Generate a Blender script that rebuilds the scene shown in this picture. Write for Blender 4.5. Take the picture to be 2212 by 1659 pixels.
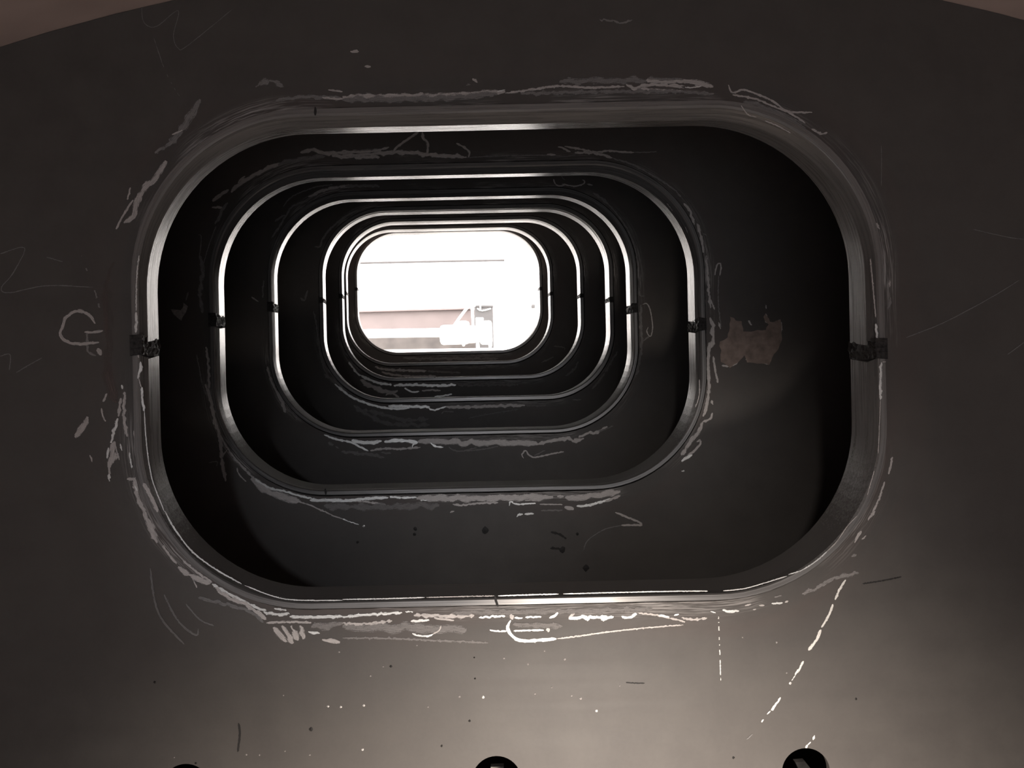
import bpy, bmesh, math, random
from mathutils import Vector, Matrix
from mathutils.geometry import tessellate_polygon
from mathutils import noise as mnoise

for o in list(bpy.data.objects):
    bpy.data.objects.remove(o)
S = bpy.context.scene
COL = S.collection
random.seed(7)

# ------------------------------------------------------------------ camera
FPX = 1662.0
CX, CY = 1106.0, 829.5
CAMH = 1.2
ROLL = math.radians(1.25)
RIGHT = Vector((math.cos(ROLL), 0, -math.sin(ROLL)))
UP = Vector((math.sin(ROLL), 0, math.cos(ROLL)))
CAMPOS = Vector((0, 0, CAMH))
cam = bpy.data.cameras.new('camera')
cam.sensor_width = 36.0
cam.lens = 36.0 * FPX / 2212.0
cam.clip_start = 0.02
camo = bpy.data.objects.new('camera', cam)
COL.objects.link(camo)
M = Matrix(((RIGHT.x, UP.x, 0, 0), (0, 0, -1, 0), (RIGHT.z, UP.z, 0, CAMH), (0, 0, 0, 1)))
camo.matrix_world = M
S.camera = camo

# ------------------------------------------------------------------ world, lamps, exposure
w = bpy.data.worlds.new('world')
S.world = w
w.use_nodes = True
bg = w.node_tree.nodes['Background']
bg.inputs[0].default_value = (1.0, 0.955, 0.93, 1)
bg.inputs[1].default_value = 11.0
S.view_settings.view_transform = 'Standard'
S.view_settings.look = 'None'
S.view_settings.gamma = 1.0
S.view_settings.use_curve_mapping = False
S.view_settings.exposure = 0.0
S.cycles.sample_clamp_indirect = 12.0
S.cycles.max_bounces = 4
S.cycles.adaptive_threshold = 0.02


def spot(name, loc, target, energy, color, angle, blend, size):
    l = bpy.data.lights.new(name, 'SPOT')
    l.energy = energy
    l.color = color
    l.spot_size = math.radians(angle)
    l.spot_blend = blend
    l.shadow_soft_size = size
    ob = bpy.data.objects.new(name, l)
    COL.objects.link(ob)
    ob.location = loc
    d = Vector(target) - Vector(loc)
    ob.rotation_euler = d.to_track_quat('-Z', 'Y').to_euler()
    return ob


# a work lamp standing on the deck below the picture, turned to the foot of the first plate
spot('work_lamp', (0.15, 0.14, 0.46), (0.16, 1.25, 0.00), 150, (1.0, 0.895, 0.79), 104, 1.0, 0.05)
# added fill spot above the camera, lifts the dark second plate
spot('fill_spot', (0.14, -0.12, 1.46), (0.30, 1.95, 0.60), 24, (1.0, 0.93, 0.87), 42, 1.0, 0.03)
# a cold torch beside the photographer, thrown down the row of openings
spot('torch', (-0.30, -0.5, 1.42), (-0.26, 2.6, 0.80), 25, (0.88, 0.92, 1.0), 27, 1.0, 0.03)
# added soft fill light, unseen behind the camera, lifts the whole compartment
la = bpy.data.lights.new('rear_fill', 'AREA')
la.energy = 15.0
la.color = (0.93, 0.95, 1.0)
la.shape = 'DISK'
la.size = 2.0
lo = bpy.data.objects.new('rear_fill', la)
COL.objects.link(lo)
lo.location = (0.0, -1.9, 0.75)
lo.rotation_euler = (math.radians(90), 0, 0)

# ------------------------------------------------------------------ helpers
def px(x, y, Z):
    """point that shows at photo pixel x, y when it lies Z metres in front of the lens"""
    return CAMPOS + Vector((0, Z, 0)) + RIGHT * ((x - CX) * Z / FPX) + UP * ((CY - y) * Z / FPX)


def link(name, me, mat, parent=None):
    ob = bpy.data.objects.new(name, me)
    COL.objects.link(ob)
    if mat:
        me.materials.append(mat)
    if parent:
        ob.parent = parent
    return ob


def from_bm(name, bm, mat, parent=None, smooth=False):
    me = bpy.data.meshes.new(name)
    bm.normal_update()
    bm.to_mesh(me)
    bm.free()
    if smooth:
        for p in me.polygons:
            p.use_smooth = True
    return link(name, me, mat, parent)


def tag(o, label=None, cat=None, group=None, kind=None):
    if label: o['label'] = label
    if cat: o['category'] = cat
    if group: o['group'] = group
    if kind: o['kind'] = kind
    return o


def empty(name, loc):
    e = bpy.data.objects.new(name, None)
    COL.objects.link(e)
    e.location = loc
    e.empty_display_size = 0.1
    return e


def box(bm, a, b):
    x0, y0, z0 = a
    x1, y1, z1 = b
    vs = [bm.verts.new(p) for p in ((x0, y0, z0), (x1, y0, z0), (x1, y1, z0), (x0, y1, z0),
                                    (x0, y0, z1), (x1, y0, z1), (x1, y1, z1), (x0, y1, z1))]
    for f in ((0, 1, 5, 4), (1, 2, 6, 5), (2, 3, 7, 6), (3, 0, 4, 7), (4, 5, 6, 7), (3, 2, 1, 0)):
        bm.faces.new([vs[i] for i in f])
    return vs


def bevel_all(bm, w, seg=2):
    bmesh.ops.bevel(bm, geom=bm.edges[:], offset=w, segments=seg, affect='EDGES', profile=0.5)


def tube(bm, pts, rad, n=12, cap=True):
    """swept round bar; rad is a number or one per point"""
    pts = [Vector(p) for p in pts]
    rings = []
    for i, p in enumerate(pts):
        t = (pts[min(i + 1, len(pts) - 1)] - pts[max(i - 1, 0)]).normalized()
        a = t.cross(Vector((0, 1, 0.01))).normalized() if abs(t.y) < 0.9 else t.cross(Vector((0, 0, 1))).normalized()
        b = t.cross(a)
        r = rad[i] if isinstance(rad, (list, tuple)) else rad
        rings.append([bm.verts.new(p + (a * math.cos(k * 2 * math.pi / n) + b * math.sin(k * 2 * math.pi / n)) * r) for k in range(n)])
    for i in range(len(rings) - 1):
        for k in range(n):
            bm.faces.new((rings[i][k], rings[i][(k + 1) % n], rings[i + 1][(k + 1) % n], rings[i + 1][k]))
    if cap:
        bm.faces.new(rings[0][::-1])
        bm.faces.new(rings[-1])
    bmesh.ops.recalc_face_normals(bm, faces=bm.faces[:])


# ------------------------------------------------------------------ materials
def mat(name):
    m = bpy.data.materials.new(name)
    m.use_nodes = True
    nt = m.node_tree
    return m, nt, nt.nodes['Principled BSDF']


def N(nt, t, **kw):
    n = nt.nodes.new(t)
    for k, v in kw.items():
        setattr(n, k, v)
    return n


def math_n(nt, op, a, b=None, clamp=False):
    n = N(nt, 'ShaderNodeMath', operation=op, use_clamp=clamp)
    for i, v in enumerate((a, b)):
        if v is None: continue
        if isinstance(v, (int, float)): n.inputs[i].default_value = v
        else: nt.links.new(v, n.inputs[i])
    return n.outputs[0]


def ramp(nt, fac, stops):
    r = N(nt, 'ShaderNodeValToRGB')
    e = r.color_ramp.elements
    while len(e) < len(stops): e.new(0.5)
    for i, (p, c) in enumerate(stops):
        e[i].position = p
        e[i].color = (c, c, c, 1) if isinstance(c, (int, float)) else (*c, 1)
    nt.links.new(fac, r.inputs[0])
    return r.outputs[0]


def mixc(nt, fac, a, b):
    n = N(nt, 'ShaderNodeMix', data_type='RGBA')
    for s, v in ((n.inputs[0], fac), (n.inputs[6], a), (n.inputs[7], b)):
        if isinstance(v, tuple): s.default_value = (*v, 1)
        elif isinstance(v, (int, float)): s.default_value = v
        else: nt.links.new(v, s)
    return n.outputs[2]


def noise(nt, vec, scale, detail=2, rough=0.55):
    n = N(nt, 'ShaderNodeTexNoise')
    n.inputs['Scale'].default_value = scale
    n.inputs['Detail'].default_value = detail
    n.inputs['Roughness'].default_value = rough
    if vec is not None: nt.links.new(vec, n.inputs['Vector'])
    return n.outputs[0]


def mapping(nt, vec, scale, loc=(0, 0, 0)):
    n = N(nt, 'ShaderNodeMapping')
    n.inputs['Scale'].default_value = scale
    n.inputs['Location'].default_value = loc
    nt.links.new(vec, n.inputs['Vector'])
    return n.outputs[0]


def plain(name, col, rough=0.6, metal=0.0, nscale=40, var=0.25, spec=0.5, bump=0.0):
    m, nt, p = mat(name)
    tc = N(nt, 'ShaderNodeTexCoord')
    f = noise(nt, tc.outputs['Object'], nscale)
    lo = tuple(c * (1 - var) for c in col)
    hi = tuple(min(1, c * (1 + var)) for c in col)
    r = ramp(nt, f, [(0.3, lo), (0.7, hi)])
    nt.links.new(r, p.inputs['Base Color'])
    p.inputs['Roughness'].default_value = rough
    p.inputs['Metallic'].default_value = metal
    p.inputs['Specular IOR Level'].default_value = spec
    if bump:
        b = N(nt, 'ShaderNodeBump')
        b.inputs['Strength'].default_value = bump
        b.inputs['Distance'].default_value = 0.003
        nt.links.new(f, b.inputs['Height'])
        nt.links.new(b.outputs[0], p.inputs['Normal'])
    return m


def film(name, col, rough, metal, cover, opac, scale_u=70, scale_v=900, bump=0.4):
    """thin rubbed-on or ground film: streaks along the stroke, ragged edges, bare gaps between"""
    m, nt, p = mat(name)
    uva = N(nt, 'ShaderNodeUVMap', uv_map='film').outputs[0]
    uvb = N(nt, 'ShaderNodeUVMap', uv_map='edge').outputs[0]
    st = noise(nt, mapping(nt, uva, (scale_u, scale_v, 1)), 1.0, 3, 0.6)
    gr = noise(nt, mapping(nt, uva, (500, 700, 1)), 1.0, 1, 0.5)
    sep = N(nt, 'ShaderNodeSeparateXYZ')
    nt.links.new(uvb, sep.inputs[0])
    e = math_n(nt, 'ABSOLUTE', math_n(nt, 'SUBTRACT', math_n(nt, 'MULTIPLY', sep.outputs[1], 2.0), 1.0))
    e = math_n(nt, 'MULTIPLY', math_n(nt, 'POWER', e, 2.2), 0.42)
    f = math_n(nt, 'ADD', math_n(nt, 'MULTIPLY', st, 0.75), math_n(nt, 'MULTIPLY', gr, 0.25))
    a = ramp(nt, math_n(nt, 'SUBTRACT', math_n(nt, 'ADD', f, cover), e), [(0.36, 0.0), (0.54, opac)])
    c = ramp(nt, f, [(0.35, tuple(x * 0.75 for x in col)), (0.65, tuple(min(1, x * 1.15) for x in col))])
    nt.links.new(c, p.inputs['Base Color'])
    nt.links.new(a, p.inputs['Alpha'])
    p.inputs['Roughness'].default_value = rough
    p.inputs['Metallic'].default_value = metal
    b = N(nt, 'ShaderNodeBump')
    b.inputs['Strength'].default_value = bump
    b.inputs['Distance'].default_value = 0.001
    nt.links.new(f, b.inputs['Height'])
    nt.links.new(b.outputs[0], p.inputs['Normal'])
    return m


def make_plate_mat():
    """dark mill-scale steel; UV x runs round the opening, UV y is the distance from its collar (metres):
    grinding has bared bright metal in streaks along the collar"""
    m, nt, p = mat('mill_scale_steel')
    tc = N(nt, 'ShaderNodeTexCoord')
    ob = tc.outputs['Object']
    uv = tc.outputs['UV']
    sep = N(nt, 'ShaderNodeSeparateXYZ')
    nt.links.new(uv, sep.inputs[0])
    u, d = sep.outputs[0], sep.outputs[1]
    big = noise(nt, ob, 1.6, 2)
    brush = noise(nt, mapping(nt, ob, (1.2, 40, 26)), 1.0, 2, 0.6)
    fine = noise(nt, ob, 160, 2)
    base = ramp(nt, big, [(0.3, (0.066, 0.059, 0.055)), (0.7, (0.088, 0.080, 0.075))])
    mott = noise(nt, ob, 14, 3, 0.6)
    base = mixc(nt, ramp(nt, mott, [(0.35, 0.0), (0.7, 0.55)]), base, (0.105, 0.096, 0.088))
    base = mixc(nt, math_n(nt, 'MULTIPLY', brush, 0.35), base, (0.115, 0.102, 0.094))
    base = mixc(nt, math_n(nt, 'MULTIPLY', fine, 0.12), base, (0.16, 0.15, 0.14))
    # brown heat tint beside the weld
    tint = ramp(nt, d, [(0.0, 1.0), (0.05, 0.5), (0.10, 0.0)])
    tint = math_n(nt, 'MULTIPLY', tint, ramp(nt, noise(nt, mapping(nt, uv, (3, 14, 1)), 1.0, 2), [(0.42, 0.0), (0.62, 0.75)]))
    base = mixc(nt, tint, base, (0.105, 0.082, 0.074))
    # bared metal streaks
    wv = mapping(nt, uv, (16, 420, 1))
    streak = noise(nt, wv, 1.0, 3, 0.65)
    patch = ramp(nt, noise(nt, mapping(nt, uv, (3.6, 8, 1)), 1.0, 2), [(0.46, 0.0), (0.60, 1.0)])
    # no streaks where the mark runs out at the middle of the left side
    ends = math_n(nt, 'MULTIPLY', math_n(nt, 'MINIMUM', u, math_n(nt, 'SUBTRACT', 3.44, u)), 9.0, clamp=True)
    patch = math_n(nt, 'MULTIPLY', patch, ends)
    band = ramp(nt, d, [(0.0, 0.0), (0.004, 0.0), (0.0075, 1.0), (0.018, 0.75), (0.034, 0.0)])
    mask = math_n(nt, 'MULTIPLY', math_n(nt, 'MULTIPLY', ramp(nt, streak, [(0.47, 0.0), (0.60, 1.0)]), patch), band)
    haze = math_n(nt, 'MULTIPLY', math_n(nt, 'MULTIPLY', ramp(nt, d, [(0.0, 0.0), (0.006, 0.6), (0.08, 0.0)]), patch),
                  ramp(nt, noise(nt, mapping(nt, uv, (22, 60, 1)), 1.0, 2), [(0.45, 0.0), (0.75, 0.45)]))
    base = mixc(nt, haze, base, (0.16, 0.148, 0.140))
    col = mixc(nt, mask, base, (0.46, 0.43, 0.41))
    nt.links.new(col, p.inputs['Base Color'])
    rr = ramp(nt, brush, [(0.3, 0.50), (0.7, 0.56)])
    nt.links.new(rr, p.inputs['Roughness'])
    p.inputs['Specular IOR Level'].default_value = 0.35
    b = N(nt, 'ShaderNodeBump')
    b.inputs['Strength'].default_value = 0.08
    b.inputs['Distance'].default_value = 0.001
    nt.links.new(fine, b.inputs['Height'])
    nt.links.new(b.outputs[0], p.inputs['Normal'])
    return m


def make_collar_mat():
    m, nt, p = mat('flat_bar_steel')
    tc = N(nt, 'ShaderNodeTexCoord')
    uv = tc.outputs['UV']
    st = noise(nt, mapping(nt, uv, (6, 260, 1)), 1.0, 2, 0.6)
    fine = noise(nt, tc.outputs['Object'], 260, 2)
    c = ramp(nt, st, [(0.3, (0.18, 0.172, 0.167)), (0.7, (0.26, 0.25, 0.243))])
    c = mixc(nt, math_n(nt, 'MULTIPLY', fine, 0.3), c, (0.22, 0.21, 0.2))
    nt.links.new(c, p.inputs['Base Color'])
    # dust has settled on the faces that look up
    geo = N(nt, 'ShaderNodeNewGeometry')
    sx = N(nt, 'ShaderNodeSeparateXYZ')
    nt.links.new(geo.outputs['True Normal'], sx.inputs[0])
    dust = ramp(nt, math_n(nt, 'ADD', sx.outputs[2], math_n(nt, 'MULTIPLY', math_n(nt, 'SUBTRACT', fine, 0.5), 0.5)), [(0.15, 0.0), (0.6, 0.95)])
    c = mixc(nt, dust, c, (0.085, 0.079, 0.074))
    nt.links.new(c, p.inputs['Base Color'])
    nt.links.new(math_n(nt, 'SUBTRACT', 0.30, math_n(nt, 'MULTIPLY', dust, 0.30)), p.inputs['Metallic'])
    rg = ramp(nt, st, [(0.3, 0.22), (0.7, 0.36)])
    nt.links.new(math_n(nt, 'ADD', rg, math_n(nt, 'MULTIPLY', dust, 0.6)), p.inputs['Roughness'])
    nt.links.new(math_n(nt, 'SUBTRACT', 0.75, math_n(nt, 'MULTIPLY', dust, 0.65)), p.inputs['Specular IOR Level'])
    b = N(nt, 'ShaderNodeBump')
    b.inputs['Strength'].default_value = 0.25
    b.inputs['Distance'].default_value = 0.001
    nt.links.new(st, b.inputs['Height'])
    nt.links.new(b.outputs[0], p.inputs['Normal'])
    return m


PLATE = make_plate_mat()
COLLAR = make_collar_mat()
WELD = plain('weld_slag', (0.030, 0.027, 0.026), 0.65, 0.0, 220, 0.5, spec=0.25, bump=0.4)
BARE = plain('chalk_grain', (0.90, 0.87, 0.84), 0.45, 0.4, 120, 0.1, bump=0.5)
BAREGLINT = film('bare_metal_or_glint', (0.90, 0.87, 0.84), 0.40, 0.45, 0.16, 1.0)
CHALK = film('white_chalk', (0.86, 0.83, 0.78), 0.8, 0.0, 0.22, 1.0)
SCUFF = plain('scuffed_grain', (0.44, 0.41, 0.395), 0.5, 0.3, 150, 0.3, bump=0.5)
SCUFFGLINT = film('scuffed_metal_or_glint', (0.58, 0.535, 0.51), 0.5, 0.25, 0.17, 0.95)
SMEAR = film('wiped_chalk_dust', (0.30, 0.28, 0.27), 0.75, 0.0, 0.13, 0.8)
FAINT = film('thin_chalk', (0.25, 0.24, 0.235), 0.75, 0.0, 0.16, 0.8)
RUST = plain('bare_primer', (0.27, 0.205, 0.175), 0.7, 0.0, 45, 0.3)
TINT = film('heat_tint', (0.165, 0.12, 0.108), 0.6, 0.0, 0.0, 0.6, 8, 60)
DARK = plain('soot', (0.018, 0.016, 0.015), 0.7, 0.0, 100, 0.3)
SHELL = plain('red_oxide_shell', (0.52, 0.42, 0.39), 0.65, 0.0, 6, 0.15)
DECK = plain('dusty_deck', (0.40, 0.35, 0.32), 0.6, 0.0, 20, 0.3)
LUG = plain('grey_lug', (0.36, 0.33, 0.30), 0.5, 0.2, 60, 0.2)
WHITE = plain('white_paint', (0.86, 0.85, 0.84), 0.5, 0.0, 4, 0.03)
GIRDER = plain('pinkish_grey_paint', (0.105, 0.082, 0.079), 0.6, 0.0, 3, 0.12)
WEBLOW = plain('darker_web_tone', (0.052, 0.044, 0.040), 0.7, 0.0, 5, 0.35)
GREYBOX = plain('dark_grey_paint', (0.046, 0.043, 0.043), 0.5, 0.0, 6, 0.1)
CABLE = plain('grey_rubber', (0.05, 0.047, 0.047), 0.6, 0.0, 20, 0.1)
GROUND = plain('concrete', (0.30, 0.29, 0.27), 0.8, 0.0, 8, 0.2)

# ------------------------------------------------------------------ the row of plates: measures
HA, HB, RI = 0.5877, 0.3850, 0.262          # half width, half height, corner radius of an opening
TB = 0.0165                                 # thickness of the collar's flat bar
DEPTH = 0.076                               # its length
PROUD = 0.016                               # how far it stands in front of the plate
TP = 0.014                                  # plate thickness
SX, SZ = -0.100, 0.144                      # the row climbs and leans to the left, per metre
# (rear edge distance, pixel centre of the opening)
ROW = [(1.311, 1090, 769.5), (1.954, 986.5, 712.5), (2.597, 977, 678.5), (3.240, 1006, 659),
       (3.883, 995.5, 648.5), (4.526, 968, 641), (5.050, 968.5, 633)]
Y1 = ROW[0][0] - DEPTH + PROUD
RSH = 2.945
SHX, SHZ = 0.025, CAMH + 0.6895 - RSH        # centre of the round shell at the first plate
FLOORZ = 0.0


def drift(Y):
    return Vector((SX * (Y - Y1), 0, SZ * (Y - Y1)))


def contour(a, b, r, nc=16, ns=14):
    """closed rounded rectangle, clockwise from middle left, with outward normals"""
    out = []
    def line(p, q, n):
        for i in range(ns):
            t = i / ns
            out.append((Vector((p[0] + (q[0] - p[0]) * t, p[1] + (q[1] - p[1]) * t)), Vector(n)))
    def arc(cx, cz, a0, a1):
        for i in range(nc):
            t = a0 + (a1 - a0) * i / nc
            out.append((Vector((cx + r * math.cos(t), cz + r * math.sin(t))), Vector((math.cos(t), math.sin(t)))))
    p = math.pi
    line((-a, 0), (-a, b - r), (-1, 0))
    arc(-a + r, b - r, p, p / 2)
    line((-a + r, b), (a - r, b), (0, 1))
    arc(a - r, b - r, p / 2, 0)
    line((a, b - r), (a, -b + r), (1, 0))
    arc(a - r, -b + r, 0, -p / 2)
    line((a - r, -b), (-a + r, -b), (0, -1))
    arc(-a + r, -b + r, -p / 2, -p)
    line((-a, -b + r), (-a, 0), (-1, 0))
    return out


def half_contour(upper, zl, zr, nc=20, ns=14):
    a, b, r = HA, HB, RI
    s = 1 if upper else -1
    out = []
    def line(p, q, n, k=ns):
        for i in range(k):
            t = i / k
            out.append((Vector((p[0] + (q[0] - p[0]) * t, p[1] + (q[1] - p[1]) * t)), Vector(n)))
    def arc(cx, cz, a0, a1):
        for i in range(nc):
            t = a0 + (a1 - a0) * i / nc
            out.append((Vector((cx + r * math.cos(t), s * (cz + r * math.sin(t)))), Vector((math.cos(t), s * math.sin(t)))))
    p = math.pi
    line((-a, zl), (-a, s * (b - r)), (-1, 0), 5)
    arc(-a + r, b - r, p, p / 2)
    line((-a + r, s * b), (a - r, s * b), (0, s))
    arc(a - r, b - r, p / 2, 0)
    line((a, s * (b - r)), (a, zr), (1, 0), 5)
    out.append((Vector((a, zr)), Vector((1, 0))))
    return out


def outline(n=72):
    """plate edge: the round shell above, the deck below (x, z relative to the drift at this plate)"""
    h = FLOORZ - SHZ
    ang0 = math.asin(h / RSH)
    pts = []
    for i in range(n + 1):
        t = (math.pi - ang0) + (ang0 - (math.pi - ang0)) * i / n
        pts.append(Vector((SHX + RSH * math.cos(t), SHZ + RSH * math.sin(t))))
    return pts          # left foot over the top to right foot


def plate_mesh(cx, cz, dx, dz, holes):
    """plate in its own frame: origin at the opening's centre, front face at y = 0"""
    bm = bmesh.new()
    uvl = bm.loops.layers.uv.new('ring')
    d_in = TB - 0.001
    rows = [0.0, 0.004, 0.010, 0.020, 0.036, 0.06, 0.095]
    base = contour(HA, HB, RI)
    n = len(base)
    arc = [0.0]
    for i in range(n):
        arc.append(arc[-1] + (base[(i + 1) % n][0] - base[i][0]).length)
    ring = []
    for d in rows:
        ring.append([bm.verts.new((p.x + nn.x * (d_in + d), 0, p.y + nn.y * (d_in + d))) for p, nn in base])
    for j in range(len(rows) - 1):
        for i in range(n):
            k = (i + 1) % n
            f = bm.faces.new((ring[j][i], ring[j][k], ring[j + 1][k], ring[j + 1][i]))
            uv = ((arc[i], rows[j]), (arc[i + 1], rows[j]), (arc[i + 1], rows[j + 1]), (arc[i], rows[j + 1]))
            for l, c in zip(f.loops, uv):
                l[uvl].uv = c
    out = [Vector((p.x + dx - cx, p.y + dz - cz)) for p in outline()]
    outer_v = [bm.verts.new((p.x, 0, p.y)) for p in out]
    hv = [[bm.verts.new((hx + hr * math.cos(t * math.pi / 20), 0, hz + hr * math.sin(t * math.pi / 20))) for t in range(40)] for hx, hz, hr in holes]

    def fill(loops, flip):
        flat = [v for lp in loops for v in lp]
        tris = tessellate_polygon([[Vector((v.co.x, v.co.z, 0)) for v in lp] for lp in loops])
        for t in tris:
            a, b, c = (flat[i] for i in t)
            nrm = (b.co - a.co).cross(c.co - a.co)
            if (nrm.y > 0) != flip:
                b, c = c, b
            try:
                f = bm.faces.new((a, b, c))
                for l in f.loops:
                    l[uvl].uv = (0, 0.2)
            except ValueError:
                pass
    fill([outer_v, ring[-1]] + hv, False)
    back_in = [bm.verts.new((v.co.x, TP, v.co.z)) for v in ring[0]]
    back_out = [bm.verts.new((v.co.x, TP, v.co.z)) for v in outer_v]
    back_h = [[bm.verts.new((v.co.x, TP, v.co.z)) for v in lp] for lp in hv]
    fill([back_out, back_in] + back_h, True)
    for f_, b_ in [(ring[0], back_in), (outer_v, back_out)] + list(zip(hv, back_h)):
        m_ = len(f_)
        for i in range(m_):
            k = (i + 1) % m_
            f = bm.faces.new((f_[i], f_[k], b_[k], b_[i]))
            for l in f.loops:
                l[uvl].uv = (0, 0.2)
    me = bpy.data.meshes.new('plate')
    bm.to_mesh(me)
    bm.free()
    return me


# collar section: outward offset, depth.  A slight flare at the mouth, small chamfers
YT = 0.024
KZ = (0.0075, 0.0060, 0.0030, 0.0, 0.0, 0.0, 0.0)      # how far the mouth of each bar falls before it climbs


def section(k):
    fl = 0.0055 if k < 3 else 0.0015
    return [(TB, 0.0), (fl + 0.0025, 0.0), (fl, 0.0022), (0.0005, YT - 0.003), (0.0, YT), (0.0, 0.0735), (0.0025, DEPTH), (TB, DEPTH)]


def sweep(pathpts, sec, closed=False, jitter=None, skew=True, fall=0.0):
    bm = bmesh.new()
    uvl = bm.loops.layers.uv.new('ring')
    rings = []
    s = 0.0
    ss = []
    for i, (p, nn) in enumerate(pathpts):
        if i: s += (p - pathpts[i - 1][0]).length
        ss.append(s)
        rings.append([])
        for j, (d, y) in enumerate(sec):
            dd, yy = d, y
            if jitter:
                g = mnoise.noise(Vector((s * 90, j * 3.1, 0.3)))
                dd += jitter * g
                yy += jitter * mnoise.noise(Vector((s * 90, j * 3.1, 9.3)))
            kz = 0.0
            if skew:                    # the inner half of the bar climbs with the row, the mouth falls towards it
                kz = -fall * (y / YT if y < YT else (DEPTH - y) / (DEPTH - YT))
            rings[-1].append(bm.verts.new((p.x + nn.x * dd + (SX * y if skew else 0), yy, p.y + nn.y * dd + kz)))
    m = len(sec)
    nseg = len(rings) if closed else len(rings) - 1
    dist = [0.0]
    for j in range(m):
        dist.append(dist[-1] + (Vector(sec[(j + 1) % m]) - Vector(sec[j])).length)
    for i in range(nseg):
        k = (i + 1) % len(rings)
        for j in range(m):
            q = (j + 1) % m
            f = bm.faces.new((rings[i][j], rings[k][j], rings[k][q], rings[i][q]))
            s1 = ss[k] if k > i else ss[i] + 0.05
            for l, c in zip(f.loops, ((ss[i], dist[j]), (s1, dist[j]), (s1, dist[j + 1]), (ss[i], dist[j + 1]))):
                l[uvl].uv = c
    if not closed:
        bm.faces.new(rings[0][::-1])
        bm.faces.new(rings[-1])
    bmesh.ops.recalc_face_normals(bm, faces=bm.faces[:])
    return bm


def smooth_by_angle(ob, deg=35):
    me = ob.data
    for p in me.polygons:
        p.use_smooth = True
    bm = bmesh.new()
    bm.from_mesh(me)
    for e in bm.edges:
        if len(e.link_faces) == 2 and e.calc_face_angle(0) > math.radians(deg):
            e.smooth = False
    bm.to_mesh(me)
    bm.free()


def seam_blob(x_side, z, h, seed):
    """lumpy weld that joins the two halves of a collar at the middle of a side"""
    bm = bmesh.new()
    rnd = random.Random(seed)
    n, m = 7, 12
    cs = []
    for i in range(n + 1):                      # up the side
        zz = z + h * (i / n - 0.5)
        row = []
        bulge = math.sin(math.pi * i / n)
        for j in range(m + 1):                  # along the depth
            y = -0.002 + (DEPTH + 0.004) * j / m
            d = -0.0015 * bulge + rnd.uniform(-0.0018, 0.0018)
            row.append(bm.verts.new((x_side * (HA + d + 0.001) + SX * y, y + rnd.uniform(-.0015, .0015), zz + rnd.uniform(-.0012, .0012))))
        row.append(bm.verts.new((x_side * (HA + TB + 0.003) + SX * DEPTH, DEPTH + 0.002, zz)))
        row.insert(0, bm.verts.new((x_side * (HA + TB + 0.003), -0.002, zz + rnd.uniform(-.002, .002))))
        cs.append(row)
    for i in range(n):
        for j in range(len(cs[0]) - 1):
            bm.faces.new((cs[i][j], cs[i][j + 1], cs[i + 1][j + 1], cs[i + 1][j]))
        bm.faces.new((cs[i][-1], cs[i][0], cs[i + 1][0], cs[i + 1][-1]))
    bm.faces.new(cs[0])
    bm.faces.new(cs[-1][::-1])
    bmesh.ops.recalc_face_normals(bm, faces=bm.faces[:])
    return bm


LABELS = [
    'nearest dark steel bulkhead, chalk loop beside its opening and round holes near its foot',
    'second steel bulkhead from the front, torn brown patch at right of its opening',
    'third steel bulkhead from the front, its scuffed opening framed by the second one',
    'fourth steel bulkhead from the front, thin bright collar inside the third opening',
    'fifth steel bulkhead from the front, bright scraped metal under its lower left rim',
    'sixth steel bulkhead, bright thin collar just before the dark last one',
    'farthest steel bulkhead, a dark frame directly around the bright white view',
]
BULK = []
for k, (zr, cxp, cyp) in enumerate(ROW):
    Yf = zr - DEPTH                        # front of the collar
    c = px(cxp, cyp, zr)
    c.x -= SX * DEPTH                      # centre at the front of the collar
    Yp = Yf + PROUD
    root = empty('bulkhead', (c.x, Yp, c.z))
    tag(root, LABELS[k], 'bulkhead', 'bulkheads in a row')
    dr = drift(Yp)
    holes = []
    if k == 0:
        for hx, hy, hr in ((402, 1703, 53), (1073, 1687, 54), (1741, 1668, 52)):
            hp = px(hx, hy, Yp)
            holes.append((hp.x - c.x, hp.z - c.z, hr * Yp / FPX))
    pl = link('plate', plate_mesh(c.x, c.z, dr.x, dr.z, holes), PLATE, root)
    zl, zr_ = 0.030 + random.uniform(-.006, .006), 0.002 + random.uniform(-.008, .008)
    g = 0.014 if k < 3 else 0.009
    for up in (True, False):
        s = 1 if up else -1
        bm = sweep(half_contour(up, zl + s * g, zr_ + s * g), section(k), fall=KZ[k])
        ob = from_bm('collar_half', bm, COLLAR, root)
        ob.location = (0, -PROUD, 0)
        smooth_by_angle(ob, 9)
        ob['label'] = ('upper' if up else 'lower') + ' half of the flat-bar collar'
    for side, zz in ((-1, zl), (1, zr_)):
        ob = from_bm('seam_weld', seam_blob(side, zz, 2 * g + 0.004, k * 7 + side), WELD, root)
        ob.location = (0, -PROUD, 0)
    # fillet weld between plate and collar
    bm = sweep(contour(HA, HB, RI, 36, 40), [(TB - 0.001, -0.0065), (TB + 0.0022, -0.0045), (TB + 0.0058, -0.0006), (TB + 0.0062, 0.002), (TB - 0.001, 0.002)],
               closed=True, jitter=0.0011, skew=False)
    ob = from_bm('weld_bead', bm, WELD, root, smooth=True)
    BULK.append((root, pl, Yp, Yf))

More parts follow.
